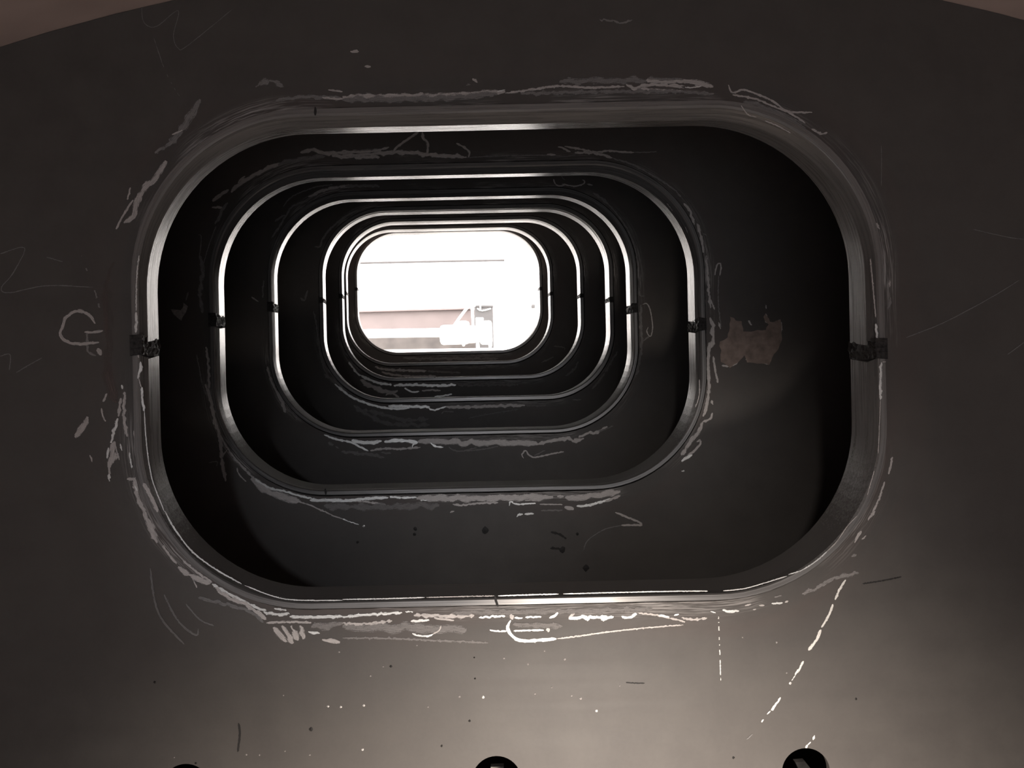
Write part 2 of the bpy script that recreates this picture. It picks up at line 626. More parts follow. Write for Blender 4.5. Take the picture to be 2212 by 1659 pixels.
# lugs behind the three holes of the first plate
root, pl, Yp, Yf = BULK[0]
for pts, dy in ((((1060, 1657), (1088, 1656), (1090, 1720), (1061, 1722)), 0.10),
                (((1718, 1647), (1739, 1645), (1775, 1690), (1752, 1720)), 0.10),
                (((390, 1690), (412, 1690), (414, 1730), (390, 1730)), 0.10)):
    Z = Yp + TP + dy
    bm = bmesh.new()
    f0 = [bm.verts.new(px(x, y, Z) - root.location) for x, y in pts]
    # each lug is a bar welded to the back of the plate foot
    b0 = [bm.verts.new(v.co + Vector((0, 0.012, 0))) for v in f0]
    bm.faces.new(f0[::-1]); bm.faces.new(b0)
    for i in range(4):
        bm.faces.new((f0[i], f0[(i + 1) % 4], b0[(i + 1) % 4], b0[i]))
    # arm back to the plate, below the hole
    lowz = min(v.co.z for v in f0)
    xm = sum(v.co.x for v in f0) / 4
    bmesh.ops.recalc_face_normals(bm, faces=bm.faces[:])
    ob = from_bm('lug', bm, LUG, root)
    bm = bmesh.new()
    box(bm, (xm - 0.012, TP, lowz - 0.03), (xm + 0.012, TP + dy + 0.012, lowz + 0.004))
    from_bm('lug_arm', bm, LUG, root)

# ------------------------------------------------------------------ marks on the plates
def catmull(pts, step):
    P = [Vector(p) for p in pts]
    if len(P) == 2:
        P = [P[0], (P[0] + P[1]) / 2, P[1]]
    out = []
    for i in range(len(P) - 1):
        p0, p1, p2, p3 = P[max(i - 1, 0)], P[i], P[i + 1], P[min(i + 2, len(P) - 1)]
        n = max(2, int((p2 - p1).length / step))
        for j in range(n):
            t = j / n
            out.append(0.5 * ((2 * p1) + (p2 - p0) * t + (2 * p0 - 5 * p1 + 4 * p2 - p3) * t * t + (3 * p1 - p0 - 3 * p2 + p3) * t ** 3))
    out.append(P[-1])
    return out


CROPS = {'A': (0, 0, 2.989), 'B': (740, 0, 2.989), 'C': (1472, 0, 2.989), 'D': (0, 552, 2.989), 'E': (1472, 552, 2.989),
         'F': (0, 1104, 2.989), 'G': (740, 1104, 2.989), 'H': (1472, 1104, 2.989), 'I': (420, 300, 5.53), 'J': (1160, 300, 5.53),
         'K': (1160, 600, 5.53), 'L': (420, 600, 5.53), 'M': (700, 760, 3.456)}
MARKN = {'b': ('ground_or_glint_mark', BAREGLINT), 's': ('scuff_or_glint_mark', SCUFFGLINT), 'm': ('dust_smear', SMEAR), 'f': ('chalk_line', FAINT),  # brighter kinds also paint light: collar-edge glint and the lit lower marks
         'c': ('chalk_line', CHALK), 'd': ('dark_mark', DARK), 'r': ('primer_patch', RUST), 'h': ('heat_tint', TINT)}
mark_i = 0


def stroke(k, crop, kind, width, pts, dash=0.0, rough=0.45, ring=False, name=None):
    """a mark drawn or ground onto plate k: a thin raised film that follows the listed points"""
    global mark_i
    mark_i += 1
    rnd = random.Random(mark_i * 13 + k)
    x0, y0, sc = CROPS[crop]
    root, pl, Yp, Yf = BULK[k]
    lift = 0.00035 + 0.00008 * (mark_i % 9)
    Z = (Yf if ring else Yp) - lift
    mm = Z / FPX
    P = [(x0 + a / sc, y0 + b / sc) for a, b in pts]
    wpx = width / sc * (1.3 if kind in 'sm' and not ring else 1.0)
    path = catmull(P, max(1.6, wpx * 0.55))
    n = len(path)
    bm = bmesh.new()
    uf = bm.loops.layers.uv.new('film')
    ue = bm.loops.layers.uv.new('edge')
    fo = (rnd.uniform(0, 20), rnd.uniform(0, 20))
    prev = None
    trav = 0.0
    last = path[0]
    off = rnd.uniform(0, 100)
    for i, p in enumerate(path):
        t = path[min(i + 1, n - 1)] - path[max(i - 1, 0)]
        if t.length < 1e-6:
            continue
        t.normalize()
        nn = Vector((-t.y, t.x))
        e = min(1.0, 0.35 + 1.3 * min(i, n - 1 - i) / max(3.0, n * 0.16))
        q = i * 0.55 + off
        wl = wpx * 0.5 * e * max(0.12, 1 + rough * 1.7 * mnoise.noise(Vector((q, 0, 0))))
        wr = wpx * 0.5 * e * max(0.12, 1 + rough * 1.7 * mnoise.noise(Vector((q, 7, 0))))
        if dash and mnoise.noise(Vector((i * 0.21 + off, 3.7, 0))) < dash - 0.5:
            prev = None
            continue
        trav += (p - last).length
        last = p
        a2, b2 = p + nn * wl, p - nn * wr
        cuv = (trav * mm, wl * mm, -wr * mm)
        front = [px(v.x, v.y, Z) - root.location for v in (a2, b2)]
        cur = [bm.verts.new(v) for v in front] + [bm.verts.new(v + Vector((0, lift * 0.9, 0))) for v in front]
        if prev:
            for u, v in ((0, 1), (1, 3), (2, 0)):
                f = bm.faces.new((prev[u], prev[v], cur[v], cur[u]))
                for l, (q_, w_) in zip(f.loops, ((puv, u), (puv, v), (cuv, v), (cuv, u))):
                    l[uf].uv = (fo[0] + q_[0], fo[1] + q_[1 + w_ % 2])
                    l[ue].uv = (0.0, float(w_ % 2))
        prev = cur
        puv = cuv
    if not bm.faces:
        bm.free()
        return
    for f in bm.faces:
        f.normal_update()
    nm, mt = MARKN[kind]
    ob = from_bm(name or nm, bm, mt, pl)
    ob.location = (0, 0, 0)
    if dash:
        ob['kind'] = 'stuff'


def patch(k, crop, kind, pts, name=None):
    global mark_i
    mark_i += 1
    rnd = random.Random(mark_i)
    x0, y0, sc = CROPS[crop]
    root, pl, Yp, Yf = BULK[k]
    lift = 0.0003 + 0.00008 * (mark_i % 9)
    Z = Yp - lift
    P = []
    m = len(pts)
    for i in range(m):
        a, b = pts[i], pts[(i + 1) % m]
        L = math.hypot(b[0] - a[0], b[1] - a[1])
        nseg = max(1, int(L / 22))
        for j in range(nseg):
            t = j / nseg
            P.append((a[0] + (b[0] - a[0]) * t + rnd.uniform(-6, 6), a[1] + (b[1] - a[1]) * t + rnd.uniform(-6, 6)))
    bm = bmesh.new()
    vs = [bm.verts.new(px(x0 + a / sc, y0 + b / sc, Z) - root.location) for a, b in P]
    for t in tessellate_polygon([[Vector((v.co.x, v.co.z, 0)) for v in vs]]):
        try: bm.faces.new([vs[i] for i in t])
        except ValueError: pass
    bk = [bm.verts.new(v.co + Vector((0, lift * 0.9, 0))) for v in vs]
    for i in range(len(vs)):
        j = (i + 1) % len(vs)
        bm.faces.new((vs[i], vs[j], bk[j], bk[i]))
    bmesh.ops.recalc_face_normals(bm, faces=bm.faces[:])
    nm, mt = MARKN[kind]
    from_bm(name or nm, bm, {'s': SCUFF}.get(kind, mt), pl)


def dot(k, crop, kind, x, y, r, name=None):
    if name == 'dust_speck':
        r *= 0.8
        kind = 'b' if r > 7.5 else 's'
    pts = [(x + r * math.cos(t * math.pi / 4), y + r * math.sin(t * math.pi / 4)) for t in range(8)]
    global mark_i
    mark_i += 1
    x0, y0, sc = CROPS[crop]
    root, pl, Yp, Yf = BULK[k]
    bm = bmesh.new()
    rnd = random.Random(mark_i)
    vs = [bm.verts.new(px(x0 + (x + (a - x) * rnd.uniform(.7, 1.2)) / sc, y0 + (y + (b - y) * rnd.uniform(.7, 1.2)) / sc, Yp - 0.0002) - root.location) for a, b in pts]
    top = bm.verts.new(px(x0 + x / sc, y0 + y / sc, Yp - 0.0012) - root.location)
    for i in range(8):
        bm.faces.new((vs[i], vs[(i + 1) % 8], top))
    bmesh.ops.recalc_face_normals(bm, faces=bm.faces[:])
    nm, mt = MARKN[kind]
    from_bm(name or nm, bm, {'b': BARE, 's': SCUFF}.get(kind, mt), pl)


# --- first plate, top left
stroke(0, 'A', 'f', 6, [(915, 0), (920, 120), (960, 170), (1020, 165), (1150, 70), (1120, 230), (1150, 310), (1210, 295), (1500, 60)])
stroke(0, 'A', 'f', 6, [(985, 220), (1060, 440), (1120, 560), (1200, 680)], dash=0.3)
stroke(0, 'A', 'm', 45, [(1290, 640), (1240, 740), (1100, 930)], rough=0.7)
stroke(0, 'A', 'm', 26, [(1180, 850), (1090, 930), (1000, 990)], rough=0.7)
stroke(0, 'A', 's', 36, [(1075, 1040), (1000, 1150), (900, 1260), (862, 1400), (800, 1440)], rough=0.6)
stroke(0, 'A', 's', 12, [(842, 1210), (822, 1290)])
stroke(0, 'A', 's', 14, [(860, 1290), (790, 1400), (750, 1480)])
stroke(0, 'A', 's', 12, [(1180, 840), (1110, 870)])
stroke(0, 'A', 'm', 30, [(1650, 560), (1740, 520), (1830, 560)], rough=0.8)
stroke(0, 'A', 'm', 26, [(1780, 650), (1960, 625), (2212, 635)], rough=0.6)
stroke(0, 'A', 's', 14, [(2080, 630), (2212, 640)])
stroke(0, 'A', 's', 12, [(2120, 580), (2212, 592)], dash=0.3)
# --- top
stroke(0, 'B', 's', 34, [(0, 628), (300, 622), (600, 620), (800, 610), (1050, 592)], rough=0.6)
stroke(0, 'B', 'm', 40, [(0, 645), (400, 640), (700, 632), (1000, 605)], rough=0.6)
stroke(0, 'B', 'b', 12, [(1000, 590), (1050, 580)], rough=0.5)
stroke(0, 'B', 's', 15, [(1050, 602), (1250, 575), (1400, 556), (1600, 566), (1820, 558)])
stroke(0, 'B', 'm', 26, [(1150, 605), (1350, 600), (1700, 592), (2212, 590)], rough=0.7)
stroke(0, 'B', 'm', 40, [(1400, 528), (1700, 520), (2212, 520)], rough=0.7)
stroke(0, 'B', 's', 22, [(1830, 545), (1880, 570), (2000, 545), (2212, 560)], rough=0.7)
stroke(0, 'B', 's', 16, [(1910, 572), (2100, 585), (2212, 590)])
stroke(0, 'B', 's', 20, [(1960, 520), (2100, 530), (2212, 522)], rough=0.6)
stroke(0, 'B', 's', 20, [(50, 333), (105, 332)], name='chalk_dab')
stroke(0, 'B', 's', 18, [(142, 430), (182, 430)], name='chalk_dab')
stroke(0, 'B', 's', 17, [(838, 508), (872, 532)], name='chalk_dab')
stroke(0, 'B', 'm', 14, [(798, 550), (825, 545)], name='chalk_dab')
stroke(0, 'B', 'm', 14, [(1660, 128), (1750, 135), (1800, 150), (1870, 128)], rough=0.8)
# --- top right
stroke(0, 'C', 's', 34, [(0, 528), (100, 532), (205, 562)], rough=0.5)
stroke(0, 'C', 'b', 10, [(0, 560), (60, 566), (130, 556)], rough=0.6)
stroke(0, 'C', 'm', 22, [(0, 590), (110, 600), (210, 606)], rough=0.6)
stroke(0, 'C', 's', 13, [(302, 548), (330, 598), (400, 580), (520, 620), (600, 660), (690, 720), (845, 725)])
stroke(0, 'C', 's', 13, [(330, 612), (480, 640), (600, 690), (700, 730), (800, 795)])
stroke(0, 'C', 'm', 36, [(400, 660), (520, 690), (680, 760), (800, 830)], rough=0.6)
stroke(0, 'C', 's', 9, [(385, 680), (430, 740), (485, 755)], ring=True)
stroke(0, 'C', 's', 11, [(540, 780), (620, 812), (705, 860)], ring=True)
stroke(0, 'C', 's', 13, [(840, 832), (905, 864), (942, 853)])
stroke(0, 'C', 'f', 6, [(1290, 940), (1292, 1070), (1290, 1200)])
stroke(0, 'C', 'f', 7, [(1880, 1480), (2100, 1530), (2212, 1545)])
stroke(0, 'C', 's', 14, [(1258, 1440), (1280, 1480)])
# --- left
stroke(0, 'A', 'f', 9, [(0, 1640), (120, 1600), (160, 1605), (145, 1659)])
stroke(0, 'D', 'f', 9, [(148, 0), (80, 120), (10, 210), (60, 240), (300, 195), (600, 205)])
stroke(0, 'D', 'f', 9, [(300, 10), (410, 42)], dash=0.35)
stroke(0, 'D', 'm', 12, [(525, 0), (560, 90), (600, 190), (630, 290), (650, 370), (680, 430)], dash=0.42)
stroke(0, 'D', 's', 20, [(615, 440), (570, 380), (500, 358), (430, 395), (400, 470), (390, 515), (440, 560), (520, 570), (640, 560)], rough=0.35, name='chalk_loop')
stroke(0, 'D', 's', 17, [(545, 495), (610, 495), (665, 484)])
stroke(0, 'D', 's', 34, [(628, 600), (655, 642)], rough=0.6)
stroke(0, 'D', 'm', 20, [(560, 500), (570, 620), (620, 645)], rough=0.7)
stroke(0, 'D', 'f', 9, [(0, 650), (65, 640), (60, 740)])
stroke(0, 'D', 'f', 9, [(105, 755), (200, 700), (270, 660)])
stroke(0, 'D', 'h', 110, [(735, 40), (690, 200), (700, 480), (700, 760), (760, 950)], rough=0.5)
stroke(0, 'D', 's', 14, [(690, 890), (665, 945)])
stroke(0, 'D', 's', 12, [(655, 985), (662, 1030), (682, 1072)])
stroke(0, 'D', 'b', 20, [(785, 835), (792, 862)])
stroke(0, 'D', 's', 20, [(805, 880), (800, 1000), (805, 1080), (822, 1170)], rough=0.6)
stroke(0, 'D', 's', 18, [(780, 920), (765, 1040)], rough=0.6)
stroke(0, 'D', 'b', 24, [(760, 1050), (730, 1160), (715, 1210)], rough=0.8)
stroke(0, 'D', 'b', 22, [(700, 1240), (692, 1310)], rough=0.6)
stroke(0, 'D', 's', 40, [(740, 1200), (715, 1330), (708, 1410)], rough=0.9)
stroke(0, 'D', 'b', 26, [(702, 1410), (708, 1458)], rough=0.6)
stroke(0, 'D', 's', 9, [(740, 1210), (770, 1320)])
stroke(0, 'D', 'b', 15, [(775, 1215), (788, 1260)])
stroke(0, 'D', 'b', 13, [(835, 1270), (842, 1320), (852, 1372)])
stroke(0, 'D', 's', 44, [(565, 1040), (530, 1120), (485, 1175)], rough=0.25, name='chalk_dab')
stroke(0, 'D', 's', 12, [(580, 1288), (596, 1332)])
stroke(0, 'D', 's', 26, [(820, 1440), (860, 1450), (880, 1510), (890, 1570), (940, 1655)], rough=0.7)
stroke(0, 'D', 'b', 16, [(870, 1485), (885, 1520)])
stroke(0, 'D', 's', 34, [(925, 1470), (975, 1560), (1020, 1655)], rough=0.4, ring=True)
stroke(0, 'D', 's', 36, [(870, 1120), (900, 1250), (925, 1400), (935, 1460)], rough=0.5)
# painted chamfer glint and worn chips along the first collar's edge
stroke(0, 'D', 'b', 11, [(898, 0), (884, 120), (880, 250), (880, 360)], ring=True)
stroke(0, 'D', 'b', 22, [(878, 365), (880, 430), (876, 498)], ring=True, rough=0.5)
stroke(0, 'D', 's', 16, [(860, 520), (885, 550), (872, 600)], ring=True, rough=0.8)
stroke(0, 'D', 's', 16, [(890, 610), (895, 660)], ring=True)
stroke(0, 'D', 'b', 26, [(908, 685), (905, 740), (890, 795)], ring=True, rough=0.5)
stroke(0, 'D', 's', 10, [(895, 795), (912, 850)], ring=True)
stroke(0, 'D', 'b', 20, [(916, 850), (918, 920), (932, 1005)], ring=True, rough=0.5)
stroke(0, 'D', 'b', 9, [(932, 1005), (940, 1150), (960, 1330), (990, 1470), (1062, 1655)], ring=True, rough=0.3)
stroke(0, 'F', 'b', 13, [(1065, 0), (1130, 120), (1250, 270), (1400, 380), (1560, 470)], ring=True, rough=0.4)
stroke(0, 'F', 'b', 9, [(1580, 480), (1750, 545), (1900, 574), (2212, 576)], ring=True, rough=0.3)
stroke(0, 'G', 'b', 9, [(0, 571), (260, 566), (530, 558)], ring=True, rough=0.3)
stroke(0, 'G', 's', 8, [(540, 558), (760, 552), (980, 548)], ring=True, rough=0.6)
stroke(0, 'G', 'b', 10, [(1004, 548), (1200, 541), (1395, 536)], ring=True, rough=0.4)
stroke(0, 'G', 'b', 9, [(1425, 535), (1800, 525), (2212, 516)], ring=True, rough=0.3)
stroke(0, 'H', 'b', 9, [(0, 518), (90, 517), (170, 517)], ring=True, rough=0.3)
stroke(0, 'H', 'b', 9, [(270, 515), (350, 508), (450, 490), (680, 420)], ring=True, rough=0.3)
stroke(0, 'H', 'b', 9, [(690, 410), (780, 380), (880, 315), (940, 260)], ring=True, rough=0.4)
stroke(0, 'H', 's', 7, [(940, 260), (1000, 200), (1070, 100), (1135, 30)], ring=True, rough=0.4)
# --- right
stroke(0, 'E', 's', 11, [(1220, 20), (1235, 180), (1255, 400)], ring=True)
stroke(0, 'E', 'b', 19, [(1255, 440), (1268, 560), (1288, 640)], ring=True, rough=0.5)
stroke(0, 'E', 'b', 22, [(1290, 690), (1285, 780), (1285, 930)], ring=True, rough=0.5)
stroke(0, 'E', 's', 10, [(1290, 690), (1320, 685)], ring=True)
stroke(0, 'E', 's', 7, [(1285, 930), (1278, 1100), (1270, 1280)], ring=True)
stroke(0, 'E', 's', 14, [(1362, 1300), (1350, 1360), (1338, 1412)])
stroke(0, 'E', 's', 13, [(1312, 1460), (1280, 1560), (1235, 1657)])
stroke(0, 'E', 's', 10, [(1345, 158), (1346, 205)])
stroke(0, 'E', 'm', 24, [(1350, 270), (1335, 345)])
stroke(0, 'E', 's', 8, [(1245, 1390), (1220, 1480), (1200, 1545)], ring=True)
stroke(0, 'E', 'f', 8, [(1450, 530), (1700, 430), (2000, 270), (2180, 160)])
stroke(0, 'E', 'f', 8, [(2105, 640), (2212, 560)])
# --- bottom left
stroke(0, 'F', 's', 38, [(930, 0), (960, 80), (1015, 205)], rough=0.7)
stroke(0, 'F', 's', 15, [(1050, 220), (1090, 280), (1140, 340)])
stroke(0, 'F', 's', 34, [(1150, 360), (1200, 400), (1280, 440), (1360, 465)], rough=0.7)
stroke(0, 'F', 's', 14, [(1180, 320), (1280, 400), (1370, 460)])
stroke(0, 'F', 'b', 24, [(1370, 470), (1450, 520), (1540, 565), (1660, 625), (1720, 640)], rough=0.6)
stroke(0, 'F', 's', 24, [(1390, 495), (1480, 560), (1600, 610), (1720, 700)], rough=0.6)
stroke(0, 'F', 's', 8, [(1250, 450), (1272, 495)])
stroke(0, 'F', 'b', 24, [(1700, 652), (1790, 668), (1870, 662)], rough=0.6)
stroke(0, 'F', 'b', 16, [(1770, 630), (1850, 640)])
stroke(0, 'F', 'b', 26, [(1870, 682), (2040, 685), (2212, 680)], rough=0.4)
stroke(0, 'F', 's', 14, [(1720, 722), (1860, 716), (2010, 720)])
for a, b in (((1765, 750), (1850, 845)), ((1820, 740), (1892, 855)), ((1880, 740), (1925, 835)), ((1935, 740), (1965, 825))):
    stroke(0, 'F', 's', 36, [a, b], rough=0.7)
stroke(0, 'F', 'b', 24, [(1990, 780), (2065, 790)], rough=0.5)
stroke(0, 'F', 's', 30, [(2080, 830), (2195, 848)], rough=0.5)
stroke(0, 'F', 'm', 46, [(2010, 750), (2212, 725)], rough=0.6)
stroke(0, 'F', 'f', 18, [(970, 370), (985, 500), (1010, 620), (1060, 720), (1190, 860)], rough=0.3)
stroke(0, 'F', 'f', 18, [(1060, 540), (1130, 680), (1200, 760), (1270, 800), (1280, 760)], rough=0.3)
stroke(0, 'F', 'f', 14, [(1200, 600), (1290, 700), (1380, 740)], rough=0.3)
stroke(0, 'F', 'f', 30, [(1280, 560), (1450, 600), (1620, 650), (1700, 720)], rough=0.6)
stroke(0, 'F', 'd', 13, [(1540, 1370), (1548, 1440), (1535, 1555)], rough=0.5)
dot(0, 'F', 'd', 1000, 1105, 9)
dot(0, 'F', 'd', 2008, 1408, 14)
dot(0, 'F', 'd', 1265, 1628, 9)
for x, y, r in ((2118, 1260, 10), (2200, 1265, 10), (1590, 1573, 8), (1675, 1575, 7), (2000, 1575, 7), (1840, 1550, 6), (2190, 910, 8), (1830, 1190, 6), (1125, 1590, 6)):
    dot(0, 'F', 'b', x, y, r, 'dust_speck')
# --- bottom
stroke(0, 'G', 'b', 22, [(0, 686), (120, 672), (250, 664), (385, 655)], rough=0.6)
stroke(0, 'G', 'b', 10, [(405, 650), (455, 650)], rough=0.9)
stroke(0, 'G', 'm', 60, [(0, 745), (220, 750), (450, 755), (620, 760), (800, 765)], rough=0.5)
stroke(0, 'G', 's', 16, [(0, 725), (150, 728), (320, 708)], rough=0.8)
stroke(0, 'G', 's', 22, [(460, 672), (760, 680), (850, 672)], rough=0.7)
stroke(0, 'G', 'm', 14, [(0, 820), (300, 822), (600, 836), (940, 850)], rough=0.7)
stroke(0, 'G', 'b', 20, [(440, 712), (560, 704)], rough=0.5)
stroke(0, 'G', 's', 14, [(590, 690), (720, 706)])
stroke(0, 'G', 'b', 15, [(450, 790), (480, 802), (545, 808), (585, 795)], rough=0.5)
stroke(0, 'G', 's', 10, [(585, 795), (622, 770), (635, 740)])
stroke(0, 'G', 'b', 17, [(880, 688), (960, 682), (1050, 677)], rough=0.7)
stroke(0, 'G', 'b', 13, [(950, 768), (1010, 776), (1060, 774)], rough=0.5)
stroke(0, 'G', 'b', 14, [(1105, 774), (1200, 770), (1300, 769)], rough=0.4)
dot(0, 'G', 'b', 1328, 768, 13, 'chalk_dab')
stroke(0, 'G', 's', 26, [(1085, 665), (1100, 700)], rough=0.4)
stroke(0, 'G', 'b', 26, [(1085, 705), (1066, 742), (1080, 790), (1120, 825), (1180, 838), (1290, 832), (1380, 825)], rough=0.25, name='chalk_hook')
stroke(0, 'G', 's', 10, [(1380, 825), (1540, 805), (1700, 782), (1950, 755), (2200, 735)], rough=0.5)
stroke(0, 'G', 'b', 19, [(1110, 690), (1162, 690)], rough=0.5)
stroke(0, 'G', 'b', 15, [(1180, 686), (1283, 682)], rough=0.5)
stroke(0, 'G', 'b', 22, [(1335, 690), (1360, 682), (1390, 656)], rough=0.5)
stroke(0, 'G', 's', 16, [(1460, 690), (1500, 655)], rough=0.5)
stroke(0, 'G', 'b', 30, [(1460, 695), (1530, 688), (1600, 685), (1680, 690), (1750, 682)], rough=0.9)
stroke(0, 'G', 'b', 22, [(1800, 680), (1845, 690), (1900, 660)], rough=0.7)
stroke(0, 'G', 's', 12, [(1910, 658), (2040, 675), (2212, 715)], rough=0.6)
stroke(0, 'G', 'b', 17, [(2040, 672), (2110, 684)], rough=0.6)
stroke(0, 'G', 'b', 16, [(2140, 675), (2172, 665)], rough=0.6)
stroke(0, 'G', 'm', 30, [(700, 660), (1000, 652), (1400, 648), (2000, 632)], rough=0.7)
stroke(0, 'G', 'm', 34, [(1100, 735), (1300, 738), (1420, 742)], rough=0.7)
for x, y, r in ((138, 1255, 10), (130, 1540, 11), (907, 1203, 12), (755, 1200, 9), (1043, 950, 9), (1305, 903, 7), (1197, 988, 8), (1435, 957, 9), (1243, 1180, 8),
                (1478, 1193, 8), (1538, 1210, 9), (1640, 1290, 11), (551, 1265, 7), (480, 868, 6), (1350, 1138, 6), (1790, 1128, 6), (262, 1005, 6), (180, 1065, 6)):
    dot(0, 'G', 'b', x, y, r, 'dust_speck')
for x, y, r in ((312, 1003, 9), (855, 1082, 7), (820, 1355, 9), (850, 945, 6), (640, 1517, 8)):
    dot(0, 'G', 'd', x, y, r)
stroke(0, 'G', 'd', 7, [(1830, 1108), (1900, 1112), (1950, 1112)], rough=0.6)
stroke(0, 'G', 'd', 16, [(985, 548), (990, 580), (1005, 618)], ring=True, rough=0.3, name='joint_line')
stroke(0, 'A', 'd', 18, [(2035, 690), (2035, 745)], ring=True, rough=0.3, name='joint_line')
# --- bottom right
stroke(0, 'H', 's', 14, [(0, 690), (80, 700), (165, 690)], rough=0.8)
stroke(0, 'H', 'b', 13, [(188, 648), (222, 657)])
stroke(0, 'H', 'b', 22, [(265, 638), (310, 648), (372, 644)], rough=0.6)
stroke(0, 'H', 's', 13, [(410, 612), (450, 600)])
stroke(0, 'H', 's', 12, [(462, 638), (482, 632)])
stroke(0, 'H', 's', 12, [(500, 610), (536, 608)])
stroke(0, 'H', 'b', 19, [(582, 598), (655, 592)], rough=0.5)
stroke(0, 'H', 's', 12, [(668, 590), (690, 580)])
stroke(0, 'H', 'm', 12, [(600, 556), (648, 545)])
stroke(0, 'H', 's', 18, [(1118, 205), (1140, 160), (1162, 128)], rough=0.4)
stroke(0, 'H', 's', 12, [(1165, 185), (1192, 158)])
stroke(0, 'H', 's', 18, [(1205, 60), (1225, 30), (1250, 0)])
stroke(0, 'H', 'm', 20, [(1098, 295), (1130, 280)])
stroke(0, 'H', 'm', 24, [(780, 535), (870, 500), (970, 440), (1145, 398)], rough=0.7)
stroke(0, 'H', 'd', 8, [(1170, 470), (1300, 450), (1420, 425)], rough=0.7)
stroke(0, 'H', 'c', 8, [(240, 680), (243, 800), (246, 870)], dash=0.2)
stroke(0, 'H', 'c', 11, [(247, 895), (249, 930)])
stroke(0, 'H', 'c', 8, [(250, 960), (252, 1060)])
stroke(0, 'H', 'c', 6, [(253, 1075), (254, 1095)])
stroke(0, 'H', 'c', 17, [(1060, 443), (1030, 490), (1012, 525), (992, 573)], rough=0.4)
stroke(0, 'H', 'c', 17, [(978, 600), (962, 650), (930, 710), (905, 752)], rough=0.35)
stroke(0, 'H', 'c', 22, [(900, 765), (872, 830), (820, 900)], rough=0.3)
stroke(0, 'H', 'c', 17, [(787, 968), (762, 1020), (733, 1058)], rough=0.5)
stroke(0, 'H', 'c', 7, [(735, 1060), (712, 1095)])
dot(0, 'H', 'b', 703, 1112, 9, 'chalk_dab')
stroke(0, 'H', 'c', 17, [(640, 1203), (612, 1245), (580, 1288)], rough=0.7)
stroke(0, 'H', 'c', 10, [(575, 1290), (552, 1312)])
stroke(0, 'H', 'c', 14, [(530, 1345), (517, 1363)])
stroke(0, 'H', 'f', 8, [(460, 1440), (420, 1475)])
stroke(0, 'H', 'c', 17, [(859, 1448), (850, 1478)])
stroke(0, 'H', 'c', 11, [(835, 1490), (815, 1510)])
stroke(0, 'H', 'c', 17, [(815, 1508), (802, 1530)])
for x, y, r in ((615, 848, 9), (680, 1045, 7), (395, 815, 6)):
    dot(0, 'H', 'b', x, y, r, 'dust_speck')
dot(0, 'H', 'd', 335, 1592, 10)
dot(0, 'H', 'd', 1128, 1213, 8)

# --- second plate
patch(1, 'E', 'r', [(260, 690), (248, 560), (300, 530), (318, 390), (352, 425), (384, 425), (400, 490), (540, 480), (560, 440), (530, 400), (545, 370), (570, 432), (592, 428),
                    (640, 410), (645, 480), (652, 535), (610, 620), (570, 700), (420, 690), (410, 640), (360, 690), (310, 722)])
stroke(1, 'E', 's', 16, [(545, 375), (548, 425), (590, 440), (640, 415)], rough=0.6)
stroke(1, 'E', 's', 16, [(645, 430), (640, 500), (645, 545)], rough=0.6)
stroke(1, 'E', 's', 14, [(415, 670), (500, 685), (568, 700)], rough=0.5)
stroke(1, 'E', 's', 14, [(260, 712), (320, 712), (365, 685)], rough=0.5)
stroke(1, 'E', 'd', 24, [(420, 640), (460, 635), (510, 645)], rough=0.5)
stroke(1, 'E', 's', 9, [(545, 318), (548, 345)])
stroke(1, 'E', 's', 14, [(430, 420), (455, 450)])
patch(1, 'D', 's', [(1105, 350), (1140, 345), (1170, 355), (1185, 310), (1215, 330), (1205, 370), (1178, 395), (1168, 425), (1150, 400), (1120, 380)], 'scuff_patch')
stroke(1, 'D', 'm', 12, [(1200, 290), (1215, 235)])
stroke(1, 'D', 'm', 26, [(1290, 0), (1310, 100), (1290, 250), (1310, 370)], rough=0.8)
stroke(1, 'D', 's', 14, [(1375, 400), (1385, 430), (1385, 460)], rough=0.8)
stroke(1, 'D', 'm', 10, [(1270, 640), (1300, 800), (1330, 900)], rough=0.5)
stroke(1, 'D', 's', 16, [(1330, 590), (1345, 700), (1350, 860)], rough=0.6)
stroke(1, 'D', 's', 22, [(1325, 830), (1360, 930), (1385, 1060), (1420, 1180), (1435, 1340), (1458, 1458)], rough=0.5)
stroke(1, 'D', 's', 13, [(1420, 1160), (1500, 1290), (1600, 1400), (1650, 1450)], rough=0.5)
stroke(1, 'D', 's', 7, [(1425, 1310), (1470, 1250)])
stroke(1, 'D', 'm', 9, [(1350, 1338), (1400, 1330), (1400, 1360)])
stroke(1, 'D', 's', 9, [(1530, 1370), (1545, 1415), (1590, 1460)], rough=0.6)
stroke(1, 'D', 's', 44, [(1620, 1440), (1700, 1500), (1820, 1560), (1940, 1585)], rough=0.5)
stroke(1, 'D', 'b', 18, [(1640, 1440), (1740, 1500), (1830, 1520), (1930, 1550), (2020, 1570)], rough=0.5)
stroke(1, 'D', 'b', 26, [(2000, 1580), (2100, 1580), (2212, 1578)], rough=0.3)
stroke(1, 'D', 's', 9, [(1930, 1590), (2010, 1615), (2090, 1655)], rough=0.4)
stroke(1, 'I', 's', 46, [(1265, 165), (1330, 150), (1430, 130), (1550, 170), (1900, 160), (2212, 160)], rough=0.5)
stroke(1, 'I', 's', 45, [(1640, 200), (1900, 215), (2212, 215)], rough=0.6)
stroke(1, 'I', 'm', 45, [(1880, 165), (2050, 145), (2212, 125)], rough=0.6)
stroke(1, 'I', 's', 46, [(440, 640), (500, 570), (600, 500), (760, 410), (920, 330), (1100, 280)], rough=0.4)
stroke(1, 'I', 'm', 60, [(1000, 310), (1150, 265), (1350, 230), (1560, 205)], rough=0.4)
